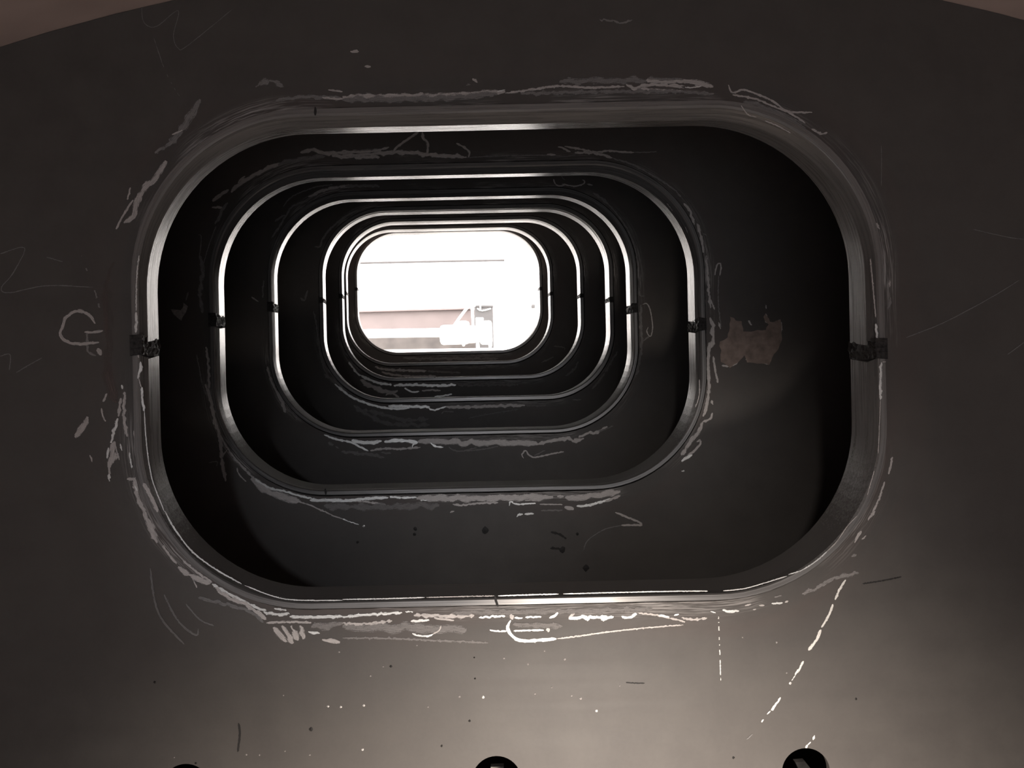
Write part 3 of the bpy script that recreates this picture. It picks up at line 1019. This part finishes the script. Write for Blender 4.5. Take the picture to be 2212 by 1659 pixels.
stroke(1, 'I', 's', 26, [(520, 540), (560, 480), (605, 445)], rough=0.3)
stroke(1, 'I', 's', 44, [(215, 745), (300, 680), (410, 605)], rough=0.4)
stroke(1, 'I', 's', 30, [(208, 820), (280, 815), (345, 830)], rough=0.5)
stroke(1, 'I', 'm', 40, [(400, 760), (320, 860), (300, 940), (245, 1020)], rough=0.5)
stroke(1, 'I', 'm', 16, [(45, 1148), (80, 1160), (75, 1290), (55, 1420)])
stroke(1, 'I', 'm', 14, [(260, 1040), (180, 1250), (105, 1500)])
stroke(1, 'B', 's', 26, [(0, 1005), (200, 990), (420, 985), (560, 1000), (740, 1010), (800, 1015)], rough=0.6)
stroke(1, 'B', 's', 14, [(0, 985), (200, 975), (300, 950)], rough=0.5)
stroke(1, 'B', 's', 16, [(325, 985), (350, 950), (420, 900), (490, 853)], rough=0.3, name='chalk_line')
stroke(1, 'B', 's', 17, [(515, 853), (520, 890), (552, 930), (545, 995)], rough=0.4, name='chalk_line')
stroke(1, 'B', 's', 14, [(735, 925), (790, 955), (820, 985), (812, 1015)], rough=0.4, name='chalk_line')
stroke(1, 'B', 'm', 8, [(800, 1018), (1050, 1005), (1350, 1002)])
stroke(1, 'J', 's', 26, [(250, 95), (320, 115), (400, 155)], rough=0.7)
stroke(1, 'J', 's', 24, [(330, 90), (480, 115), (600, 140), (720, 160), (850, 142), (1000, 155), (1160, 162)], rough=0.4)
stroke(1, 'J', 'm', 18, [(1160, 160), (1300, 160), (1480, 150)], dash=0.3)
stroke(1, 'J', 's', 30, [(450, 165), (600, 165), (740, 180), (900, 225)], rough=0.6)
stroke(1, 'J', 's', 28, [(118, 186), (222, 188)], rough=0.3)
stroke(1, 'J', 'm', 10, [(222, 200), (350, 208), (460, 190)])
stroke(1, 'J', 'm', 24, [(900, 230), (1150, 310), (1350, 420), (1550, 540), (1690, 650)], rough=0.7)
stroke(1, 'J', 'm', 34, [(1680, 655), (1720, 690)], rough=0.5)
stroke(1, 'J', 's', 30, [(1750, 770), (1820, 850), (1880, 1025)], rough=0.7)
stroke(1, 'J', 's', 32, [(1910, 1010), (1955, 1150), (1990, 1360)], rough=0.6)
stroke(1, 'J', 'm', 14, [(1985, 1130), (2030, 1155)])
stroke(1, 'J', 'm', 16, [(1550, 770), (1620, 860)], ring=True)
stroke(1, 'J', 'm', 16, [(1770, 1050), (1800, 1120)], ring=True)
stroke(1, 'J', 'm', 14, [(2020, 1400), (2045, 1500), (2060, 1655)])
stroke(1, 'E', 's', 10, [(215, 128), (228, 65), (245, 50), (256, 70), (248, 130)], rough=0.3, name='chalk_loop')
stroke(1, 'E', 'm', 9, [(240, 130), (238, 300), (256, 470)], rough=0.6)
stroke(1, 'E', 's', 16, [(160, 0), (172, 150), (178, 250), (190, 340)], rough=0.7)
stroke(1, 'E', 's', 24, [(185, 400), (205, 500), (190, 600)], rough=0.9)
stroke(1, 'E', 's', 9, [(190, 290), (215, 350)], rough=0.5)
stroke(1, 'E', 's', 10, [(240, 430), (252, 475)])
stroke(1, 'E', 's', 20, [(180, 560), (172, 700), (178, 850), (160, 980), (140, 1040)], rough=0.4)
stroke(1, 'E', 's', 13, [(205, 650), (218, 740), (236, 822)], rough=0.3)
stroke(1, 'E', 's', 16, [(192, 935), (204, 962)])
stroke(1, 'E', 's', 14, [(200, 1015), (185, 1055), (135, 1075)], rough=0.6)
stroke(1, 'E', 's', 24, [(135, 1075), (110, 1140), (60, 1200), (0, 1290)], rough=0.5)
stroke(1, 'E', 's', 15, [(98, 1205), (120, 1192), (122, 1215), (85, 1260), (40, 1290)], rough=0.3, name='chalk_loop')
stroke(1, 'E', 'b', 26, [(70, 1285), (30, 1310), (0, 1328)], rough=0.6)
stroke(1, 'E', 'b', 14, [(0, 1392), (20, 1390)])
stroke(1, 'E', 's', 9, [(115, 800), (115, 900), (90, 980)], ring=True)
stroke(1, 'M', 'b', 28, [(0, 1105), (150, 1112), (330, 1095), (480, 1088)], rough=0.3)
stroke(1, 'M', 'b', 20, [(490, 1082), (600, 1090), (690, 1085)], rough=0.5)
stroke(1, 'M', 's', 46, [(690, 1092), (900, 1092), (1100, 1096), (1350, 1090), (1560, 1085), (1710, 1085)], rough=0.5)
stroke(1, 'M', 'm', 50, [(0, 1150), (250, 1158), (550, 1155), (860, 1145)], rough=0.7)
stroke(1, 'M', 's', 14, [(220, 1110), (350, 1125), (460, 1140)], rough=0.6)
stroke(1, 'M', 's', 18, [(245, 1160), (272, 1172)])
stroke(1, 'M', 'b', 16, [(720, 1108), (860, 1105)], rough=0.8)
stroke(1, 'M', 's', 15, [(960, 1138), (1030, 1145), (1140, 1132), (1300, 1125)], rough=0.6)
stroke(1, 'M', 's', 12, [(940, 1200), (972, 1188)])
stroke(1, 'M', 'b', 16, [(1383, 1150), (1395, 1118), (1440, 1138), (1580, 1130)], rough=0.5)
stroke(1, 'M', 's', 12, [(1500, 1110), (1560, 1105)], rough=0.5)
stroke(1, 'M', 's', 24, [(1740, 1080), (1790, 1078)], rough=0.5)
stroke(1, 'M', 's', 44, [(1800, 1090), (1950, 1082), (2100, 1060), (2212, 1040)], rough=0.6)
stroke(1, 'M', 's', 32, [(1795, 1160), (1865, 1172)], rough=0.7)
stroke(1, 'M', 'b', 24, [(1885, 1152), (1960, 1148), (2080, 1118), (2140, 1095)], rough=0.5)
stroke(1, 'M', 's', 10, [(1610, 1138), (1780, 1140)])
stroke(1, 'M', 'm', 14, [(1620, 1185), (1780, 1182)], rough=0.5)
stroke(1, 'M', 's', 20, [(2100, 1120), (2212, 1072)], rough=0.6)
stroke(1, 'G', 'b', 9, [(0, 50), (50, 70), (105, 87)], rough=0.5)
dot(1, 'G', 'b', 137, 98, 8, 'chalk_dab')
stroke(1, 'G', 's', 8, [(-140, -10), (-60, 30), (0, 50)], rough=0.5)
stroke(1, 'G', 'b', 17, [(1125, 38), (1135, 24), (1165, 20)], rough=0.4)
stroke(1, 'G', 'b', 18, [(1175, 20), (1235, 16)], rough=0.4)
stroke(1, 'G', 's', 13, [(1760, 8), (1850, 45), (1915, 72), (1930, 90), (1890, 90), (1800, 92)], rough=0.3)
stroke(1, 'G', 'f', 9, [(1800, 92), (1700, 115), (1620, 160), (1575, 200), (1555, 255)], rough=0.3)
for x, y, r in ((920, 125, 24), (470, 115, 13), (465, 150, 12), (1420, 250, 20), (1570, 368, 22), (97, 200, 10), (1515, 148, 10)):
    dot(1, 'G', 'd', x, y, r)
stroke(1, 'G', 'd', 14, [(1345, 135), (1400, 150), (1445, 180)], rough=0.7)
stroke(1, 'G', 'd', 14, [(1340, 240), (1385, 242), (1430, 255)], rough=0.7)
stroke(1, 'D', 'd', 14, [(2100, 1505), (2104, 1545)], ring=True, rough=0.3, name='joint_line')

# --- third plate
stroke(2, 'I', 'm', 18, [(1060, 810), (1120, 730), (1200, 670), (1320, 620), (1450, 575), (1650, 545)], rough=0.5)
stroke(2, 'I', 's', 34, [(1360, 690), (1430, 670), (1500, 625), (1700, 580), (1900, 560)], rough=0.7)
stroke(2, 'I', 'm', 40, [(1800, 570), (2000, 560), (2212, 565)], rough=0.7)
stroke(2, 'I', 'm', 26, [(1360, 735), (1180, 800), (1110, 890), (1020, 1040), (920, 1185)], rough=0.5)
stroke(2, 'I', 'm', 36, [(1080, 910), (1020, 940), (965, 990)], rough=0.6)
stroke(2, 'J', 's', 16, [(195, 480), (220, 540), (265, 562), (330, 555)], rough=0.5)
stroke(2, 'J', 'm', 14, [(285, 430), (310, 470), (335, 490)], rough=0.4)
stroke(2, 'J', 's', 18, [(300, 540), (450, 565), (560, 535), (565, 500), (540, 490)], rough=0.5)
stroke(2, 'J', 's', 16, [(595, 540), (665, 552)])
stroke(2, 'J', 'm', 40, [(670, 650), (760, 700), (850, 780)], rough=0.6)
stroke(2, 'J', 'm', 20, [(850, 780), (940, 880), (1080, 1080), (1170, 1300), (1200, 1500)], rough=0.5)
stroke(2, 'K', 'm', 22, [(1220, 120), (1230, 210), (1285, 215)], rough=0.5)
stroke(2, 'K', 'm', 36, [(1240, 320), (1240, 450), (1238, 560), (1250, 700), (1245, 850), (1225, 1000), (1180, 1190)], rough=0.6)
stroke(2, 'K', 's', 14, [(1260, 320), (1310, 310), (1350, 380), (1380, 560), (1370, 670), (1345, 700), (1312, 640), (1330, 590)], rough=0.5, name='chalk_loop')
stroke(2, 'K', 'm', 22, [(1340, 695), (1290, 740), (1260, 760)], rough=0.5)
stroke(2, 'L', 's', 20, [(680, 230), (765, 285)], rough=0.3)
stroke(2, 'L', 'm', 20, [(830, 30), (815, 150), (820, 240)], rough=0.7)
stroke(2, 'L', 's', 26, [(870, 1060), (895, 1160), (930, 1260), (980, 1360)], rough=0.4)
stroke(2, 'L', 's', 44, [(970, 1340), (1030, 1450), (1090, 1610)], rough=0.4)
stroke(2, 'L', 'm', 22, [(1100, 1560), (1160, 1610), (1230, 1700)], rough=0.4)
stroke(2, 'M', 'b', 20, [(0, 620), (100, 655), (200, 675), (260, 705), (330, 740)], rough=0.4)
stroke(2, 'M', 'b', 34, [(205, 662), (320, 680), (430, 665)], rough=0.3)
stroke(2, 'M', 'b', 34, [(450, 672), (560, 662), (700, 675)], rough=0.6)
stroke(2, 'M', 's', 42, [(700, 672), (900, 668), (1100, 680), (1350, 676), (1600, 688)], rough=0.6)
stroke(2, 'M', 's', 16, [(345, 738), (450, 722), (560, 725), (720, 712)], rough=0.6)
stroke(2, 'M', 'b', 16, [(660, 715), (665, 690), (700, 680)], rough=0.6)
stroke(2, 'M', 'b', 18, [(795, 680), (830, 705), (890, 712)], rough=0.5)
stroke(2, 'M', 'm', 12, [(930, 708), (960, 730), (1020, 742), (1140, 715)], rough=0.3)
stroke(2, 'M', 'm', 12, [(1060, 740), (1200, 725), (1300, 705)], rough=0.3)
stroke(2, 'M', 's', 12, [(1490, 795), (1478, 765), (1505, 738), (1530, 770), (1575, 787), (1700, 762), (1790, 745)], rough=0.4, name='chalk_loop')
stroke(2, 'M', 'm', 12, [(1570, 775), (1650, 735)], rough=0.4)
stroke(2, 'M', 's', 26, [(1600, 690), (1720, 660), (1830, 645), (1860, 668), (1940, 645)], rough=0.7)
stroke(2, 'M', 's', 20, [(1900, 640), (1990, 600), (2010, 610), (2100, 570), (2110, 555)], rough=0.7)
stroke(2, 'M', 'm', 12, [(2050, 595), (2160, 553)], rough=0.7)
stroke(2, 'M', 'm', 26, [(130, 745), (230, 755), (330, 765), (450, 790)], rough=0.8)
stroke(2, 'M', 'm', 16, [(425, 752), (500, 757)])
stroke(2, 'M', 'm', 28, [(30, 680), (70, 695)], rough=0.5)
stroke(2, 'M', 'm', 14, [(85, 705), (110, 720)])
# --- fourth plate
stroke(3, 'M', 'b', 22, [(80, 240), (140, 290), (230, 350), (400, 408), (540, 425), (640, 418)], rough=0.4)
stroke(3, 'M', 'b', 26, [(480, 405), (640, 408), (790, 412)], rough=0.4)
stroke(3, 'M', 'b', 16, [(780, 420), (820, 435), (910, 408)], rough=0.5)
stroke(3, 'M', 's', 22, [(900, 412), (1100, 412), (1350, 402), (1500, 400)], rough=0.6)
stroke(3, 'M', 'm', 16, [(1500, 400), (1580, 404), (1660, 400)], rough=0.6)
stroke(3, 'M', 'm', 32, [(220, 400), (330, 470), (450, 530), (600, 545), (790, 545)], rough=0.7)
stroke(3, 'M', 'm', 30, [(300, 430), (480, 480), (620, 510), (780, 500)], rough=0.9)
stroke(3, 'M', 'm', 12, [(880, 465), (895, 445), (970, 448)])
stroke(3, 'M', 'f', 14, [(1080, 495), (1200, 470), (1450, 430)], rough=0.6)
stroke(3, 'M', 'm', 16, [(1855, 360), (1920, 355)])
stroke(3, 'L', 'm', 30, [(1260, 240), (1310, 270), (1350, 150)], rough=0.9)
stroke(3, 'L', 'm', 22, [(1420, 400), (1450, 520), (1480, 760), (1520, 980), (1560, 1130)], rough=0.7)
stroke(3, 'L', 'm', 40, [(1550, 1150), (1610, 1200)], rough=0.7)
stroke(3, 'I', 'm', 28, [(1435, 1290), (1500, 1285), (1530, 1200), (1620, 1080), (1800, 930), (1960, 850)], rough=0.4)
stroke(3, 'K', 'm', 30, [(960, 880), (900, 980), (800, 1150), (660, 1330)], rough=0.6)
# --- fifth plate
stroke(4, 'M', 'b', 18, [(185, 75), (230, 140), (270, 180)], rough=0.6)
stroke(4, 'M', 'b', 24, [(265, 170), (310, 195), (400, 230), (505, 246)], rough=0.5)
stroke(4, 'M', 'b', 26, [(520, 252), (650, 246), (850, 252), (985, 246)], rough=0.6)
stroke(4, 'M', 's', 34, [(270, 210), (360, 260), (460, 300), (550, 290)], rough=0.9)
stroke(4, 'M', 'b', 16, [(600, 270), (660, 300), (710, 295)], rough=0.4)
stroke(4, 'M', 's', 16, [(460, 325), (500, 305), (560, 340)], rough=0.7)
stroke(4, 'M', 's', 14, [(730, 292), (800, 285), (870, 290)], rough=0.5)
stroke(4, 'M', 'b', 15, [(825, 335), (890, 328), (955, 315)], rough=0.4)
stroke(4, 'M', 'm', 20, [(1000, 250), (1200, 248), (1450, 245)], rough=0.7)
stroke(4, 'M', 'm', 8, [(960, 338), (1300, 336), (1800, 322)])
stroke(4, 'K', 'm', 34, [(490, 1000), (440, 1100), (340, 1170)], rough=0.7)
stroke(4, 'L', 'm', 10, [(1700, 560), (1720, 700), (1740, 820)])
# --- sixth plate
stroke(5, 'M', 's', 18, [(380, 112), (450, 130), (620, 140), (765, 142)], rough=0.8)
stroke(5, 'M', 's', 16, [(430, 150), (500, 168), (650, 184), (835, 181)], rough=0.5)
stroke(5, 'M', 'm', 16, [(770, 145), (900, 152), (1020, 156)], rough=0.6)
stroke(5, 'K', 'm', 24, [(50, 1015), (200, 945)], rough=0.6)
stroke(5, 'K', 'm', 20, [(200, 820), (320, 830), (330, 860)], rough=0.6)
# --- last plate
stroke(6, 'M', 'm', 24, [(590, 45), (720, 50), (1000, 52), (1300, 50)], rough=0.7)

# ------------------------------------------------------------------ the vessel: shell, deck, rear wall
YB, YE = -2.2, ROW[-1][0] - DEPTH + PROUD + TP
bm = bmesh.new()
ol = outline(64)
a_ = []
for Y, grow in ((YB, 0), (YE, 0), (YE, 0.03), (YB, 0.03)):
    d = drift(Y)
    ringv = []
    for p in ol:
        q = Vector((p.x - SHX, p.y - SHZ))
        q = q * (1 + (grow + 0.001) / RSH)
        ringv.append(bm.verts.new((SHX + q.x + d.x, Y, SHZ + q.y + d.z)))
    a_.append(ringv)
for i in range(len(ol) - 1):
    bm.faces.new((a_[0][i], a_[0][i + 1], a_[1][i + 1], a_[1][i]))
    bm.faces.new((a_[1][i], a_[1][i + 1], a_[2][i + 1], a_[2][i]))
    bm.faces.new((a_[2][i], a_[2][i + 1], a_[3][i + 1], a_[3][i]))
    bm.faces.new((a_[3][i], a_[3][i + 1], a_[0][i + 1], a_[0][i]))
bmesh.ops.recalc_face_normals(bm, faces=bm.faces[:])
tag(from_bm('wall_shell', bm, SHELL), 'pinkish curved steel shell showing above the nearest bulkhead in both top corners', kind='structure')

bm = bmesh.new()
hw = abs(ol[0].x - SHX) + 0.05
vs = []
for Y in (YB, YE):
    d = drift(Y)
    for x in (-hw, hw):
        vs.append(bm.verts.new((SHX + x + d.x, Y, FLOORZ + d.z)))
        vs.append(bm.verts.new((SHX + x + d.x, Y, FLOORZ + d.z - 0.04)))
for f in ((0, 2, 6, 4), (1, 5, 7, 3), (0, 4, 5, 1), (2, 3, 7, 6), (0, 1, 3, 2), (4, 6, 7, 5)):
    bm.faces.new([vs[i] for i in f])
bmesh.ops.recalc_face_normals(bm, faces=bm.faces[:])
tag(from_bm('floor', bm, DECK), 'dark deck plate at the foot of the bulkheads', kind='structure')

bm = bmesh.new()
d = drift(YB)
fr = [bm.verts.new((p.x + d.x, YB, p.y + d.z)) for p in ol]
bk = [bm.verts.new((p.x + d.x, YB - 0.03, p.y + d.z)) for p in ol]
bm.faces.new(fr)
bm.faces.new(bk[::-1])
for i in range(len(fr)):
    k = (i + 1) % len(fr)
    bm.faces.new((fr[i], fr[k], bk[k], bk[i]))
bmesh.ops.recalc_face_normals(bm, faces=bm.faces[:])
tag(from_bm('wall_back', bm, SHELL), 'pinkish steel end wall behind the photographer', kind='structure')

# ------------------------------------------------------------------ the bright yard beyond the last opening
GZ = 0.4
bm = bmesh.new()
box(bm, (-14, YE + 0.02, GZ - 0.1), (14, 18, GZ))
tag(from_bm('floor_yard', bm, GROUND), 'pale concrete ground beyond the last bulkhead', kind='structure')

ZW = 12.0
bm = bmesh.new()
p = px(1106, 400, ZW)
box(bm, (-6, ZW, GZ), (6, ZW + 0.2, 5.2))
tag(from_bm('wall_far', bm, WHITE), 'white wall seen through the last opening', kind='structure')


def beam(name, x0, y0, x1, y1, Z, dpt, m, parent=None, bev=0.0, slope=0.0):
    """box whose front face spans the pixels given, at distance Z"""
    bm = bmesh.new()
    c = [px(x0, y1, Z), px(x1, y1 + slope, Z), px(x1, y0 + slope, Z), px(x0, y0, Z)]
    f = [bm.verts.new(v) for v in c]
    b = [bm.verts.new(v + Vector((0, dpt, 0))) for v in c]
    bm.faces.new(f)
    bm.faces.new(b[::-1])
    for i in range(4):
        bm.faces.new((f[i], b[i], b[(i + 1) % 4], f[(i + 1) % 4]))
    bmesh.ops.recalc_face_normals(bm, faces=bm.faces[:])
    if bev:
        bevel_all(bm, bev, 3)
    return from_bm(name, bm, m, parent, smooth=bool(bev))


# dark seam line across the white wall
bm = bmesh.new()
tube(bm, [px(760, 568.5, ZW - 0.15), px(900, 565.5, ZW - 0.15), px(1000, 563.5, ZW - 0.15), px(1090, 562, ZW - 0.15)], 0.018, 8)
tag(from_bm('wall_cable', bm, CABLE), 'thin dark cable running level across the white wall', 'cable')
b = beam('wall_bracket', 1148, 657.5, 1156, 664.5, ZW - 0.12, 0.12, CABLE, bev=0.01)
tag(b, 'small dark bracket on the white wall near the right rim of the opening', 'bracket')

# long pinkish girder on the ground
ZG = 9.4
g0 = px(1065, 800, ZG)
gr = empty('girder', (g0.x - 1.2, ZG, GZ))
tag(gr, 'pinkish grey steel girder lying behind the white pipe', 'girder')
def rel(o, root):
    o.parent = root
    o.matrix_parent_inverse = Matrix.Translation(-root.location)
    return o
rel(beam('web', 700, 677, 1028, 800, ZG, 0.05, GIRDER, slope=-8), gr)
rel(beam('web_dark_sheet', 700, 728, 1027, 797, ZG - 0.03, 0.03, WEBLOW, slope=-6), gr)  # added sheet that makes the web darker towards the bottom
rel(beam('top_flange', 700, 673.5, 1016, 676.5, ZG - 0.06, 0.18, GIRDER, slope=-8.5), gr)
rel(beam('bottom_flange', 700, 796, 1065, 802, ZG - 0.1, 0.25, GIRDER, slope=-6), gr)
for xx in (760, 900):
    z_top = px(xx, 800, ZG).z
    bm = bmesh.new()
    xw = px(xx, 800, ZG).x
    box(bm, (xw - 0.08, ZG - 0.08, GZ), (xw + 0.08, ZG + 0.13, z_top))
    rel(from_bm('support_block', bm, GIRDER), gr)

# grey cabinet behind the drive unit
ZC = 8.85
cb0 = px(1046, 760, ZC)
cb = empty('grey_cabinet', (cb0.x, ZC, GZ))
tag(cb, 'grey cabinet standing behind the upright of the white drive unit', 'cabinet')
bm = bmesh.new()
ca, cc = px(1027.5, 800, ZC), px(1064.5, 661, ZC)
box(bm, (ca.x, ZC, GZ), (cc.x, ZC + 0.25, cc.z))
bevel_all(bm, 0.006, 2)
rel(from_bm('body', bm, GREYBOX), cb)
bm = bmesh.new()
tube(bm, [px(1031, 666, ZC - 0.03), px(1036, 670, ZC - 0.03), px(1042, 671, ZC - 0.03), px(1050, 669.5, ZC - 0.03), px(1060, 666.5, ZC - 0.03)], 0.008, 8)
rel(from_bm('hose', bm, WHITE), cb)
rel(beam('door_handle', 1036, 660.5, 1039, 668, ZC - 0.04, 0.04, WHITE, bev=0.004), cb)
rel(beam('lid_rim', 1027, 659.6, 1065, 662.6, ZC - 0.015, 0.28, GREYBOX), cb)

# white pipe with a drive unit at its end
ZP = 8.2
mpp = ZP / FPX
du0 = px(1000, 760, ZP)
du = empty('drive_unit', (du0.x, ZP, GZ))
tag(du, 'white motorised drive unit with slanting brace on the end of the white pipe', 'machine')


def cyl_px(name, x0, x1, yc0, yc1, rpx, m, Z=ZP, rnd_end=0.3, root=du):
    a, b2 = px(x0, yc0, Z), px(x1, yc1, Z)
    r = rpx * Z / FPX
    ax = (b2 - a).normalized()
    L = (b2 - a).length
    e = min(r * rnd_end, L * 0.3)
    pts, rad = [], []
    for t, rr in ((0, r - e), (e * 0.3, r - e * 0.3), (e, r), (L - e, r), (L - e * 0.3, r - e * 0.3), (L, r - e)):
        pts.append(a + ax * t); rad.append(rr)
    bm = bmesh.new()
    tube(bm, pts, rad, 24)
    ob = from_bm(name, bm, m, smooth=True)
    if root: rel(ob, root)
    return ob


pipe = cyl_px('white_pipe', 690, 952, 722.5, 718.5, 9.6, WHITE, rnd_end=0.05, root=None)
bm = bmesh.new()
tag(pipe, 'long white pipe running level from the left into the drive unit', 'pipe')
st = empty('pipe_stand', (px(715, 730, ZP).x, ZP, GZ))
tag(st, 'white stand under the left part of the white pipe', 'stand')
sx_, sz_ = px(715, 733.2, ZP).x, px(715, 733.2, ZP).z
bm = bmesh.new(); box(bm, (sx_ - 0.03, ZP - 0.03, GZ + 0.02), (sx_ + 0.03, ZP + 0.03, sz_)); rel(from_bm('post', bm, WHITE), st)
bm = bmesh.new(); box(bm, (sx_ - 0.15, ZP - 0.15, GZ), (sx_ + 0.15, ZP + 0.15, GZ + 0.02)); rel(from_bm('foot', bm, WHITE), st)

cyl_px('motor_housing', 951, 1014, 724, 722, 21.5, WHITE, rnd_end=0.3)
cyl_px('gear_case', 1006, 1028, 722.5, 722, 19, WHITE, rnd_end=0.15)
# hump on top
bm = bmesh.new()
a = px(1001, 712, ZP); b2 = px(1001, 693.5, ZP)
tube(bm, [a, a.lerp(b2, 0.7), a.lerp(b2, 0.92), b2], [13.3 * mpp, 13.3 * mpp, 11 * mpp, 7 * mpp], 20)
rel(from_bm('terminal_dome', bm, WHITE, smooth=True), du)
bm = bmesh.new()
a = px(1001.5, 740, ZP - 0.05); b2 = px(1001.5, 748, ZP - 0.05)
tube(bm, [a, a.lerp(b2, 0.6), b2], [3.6 * mpp, 3.6 * mpp, 2.0 * mpp], 12)
rel(from_bm('drain_plug', bm, WHITE, smooth=True), du)
bm = bmesh.new()
tube(bm, [px(981, 703, ZP), px(993, 686, ZP), px(1005, 670, ZP), px(1010, 664.5, ZP), px(1015, 661.5, ZP), px(1019, 664, ZP), px(1020.5, 672, ZP), px(1021, 685, ZP), px(1022, 704, ZP)],
     [2.9 * mpp] * 9, 12)
rel(from_bm('brace', bm, WHITE, smooth=True), du)
bm = bmesh.new()
pt, pb = px(1031, 687, ZP), px(1031.5, 760, ZP)
box(bm, (pt.x - 3.4 * mpp, ZP - 0.05, GZ + 0.02), (pt.x + 3.4 * mpp, ZP + 0.05, pt.z))
bevel_all(bm, 0.004, 2)
rel(from_bm('upright', bm, WHITE), du)
bm = bmesh.new()
box(bm, (pt.x - 0.2, ZP - 0.2, GZ), (pt.x + 0.2, ZP + 0.2, GZ + 0.02))
rel(from_bm('base_plate', bm, WHITE), du)
cyl_px('end_drum', 1036, 1063, 719, 718, 26, WHITE, rnd_end=0.22)
cyl_px('shaft', 1024, 1040, 720, 719.5, 13, WHITE, rnd_end=0.1)
rel(beam('junction_box', 1028, 686, 1044, 699, ZP + 0.06, 0.1, WHITE, bev=0.005), du)
bm = bmesh.new()
tube(bm, [px(1059, 738, ZP), px(1059, 747, ZP), px(1058.5, 752, ZP)], [4 * mpp, 4 * mpp, 2.5 * mpp], 12)
rel(from_bm('roller_foot', bm, WHITE, smooth=True), du)
# low rail in front
rl = beam('ground_rail', 690, 757.5, 1066, 773, ZP - 0.4, 0.12, WHITE, slope=-6)
tag(rl, 'white rail along the lower edge of the view through the last opening', 'rail')
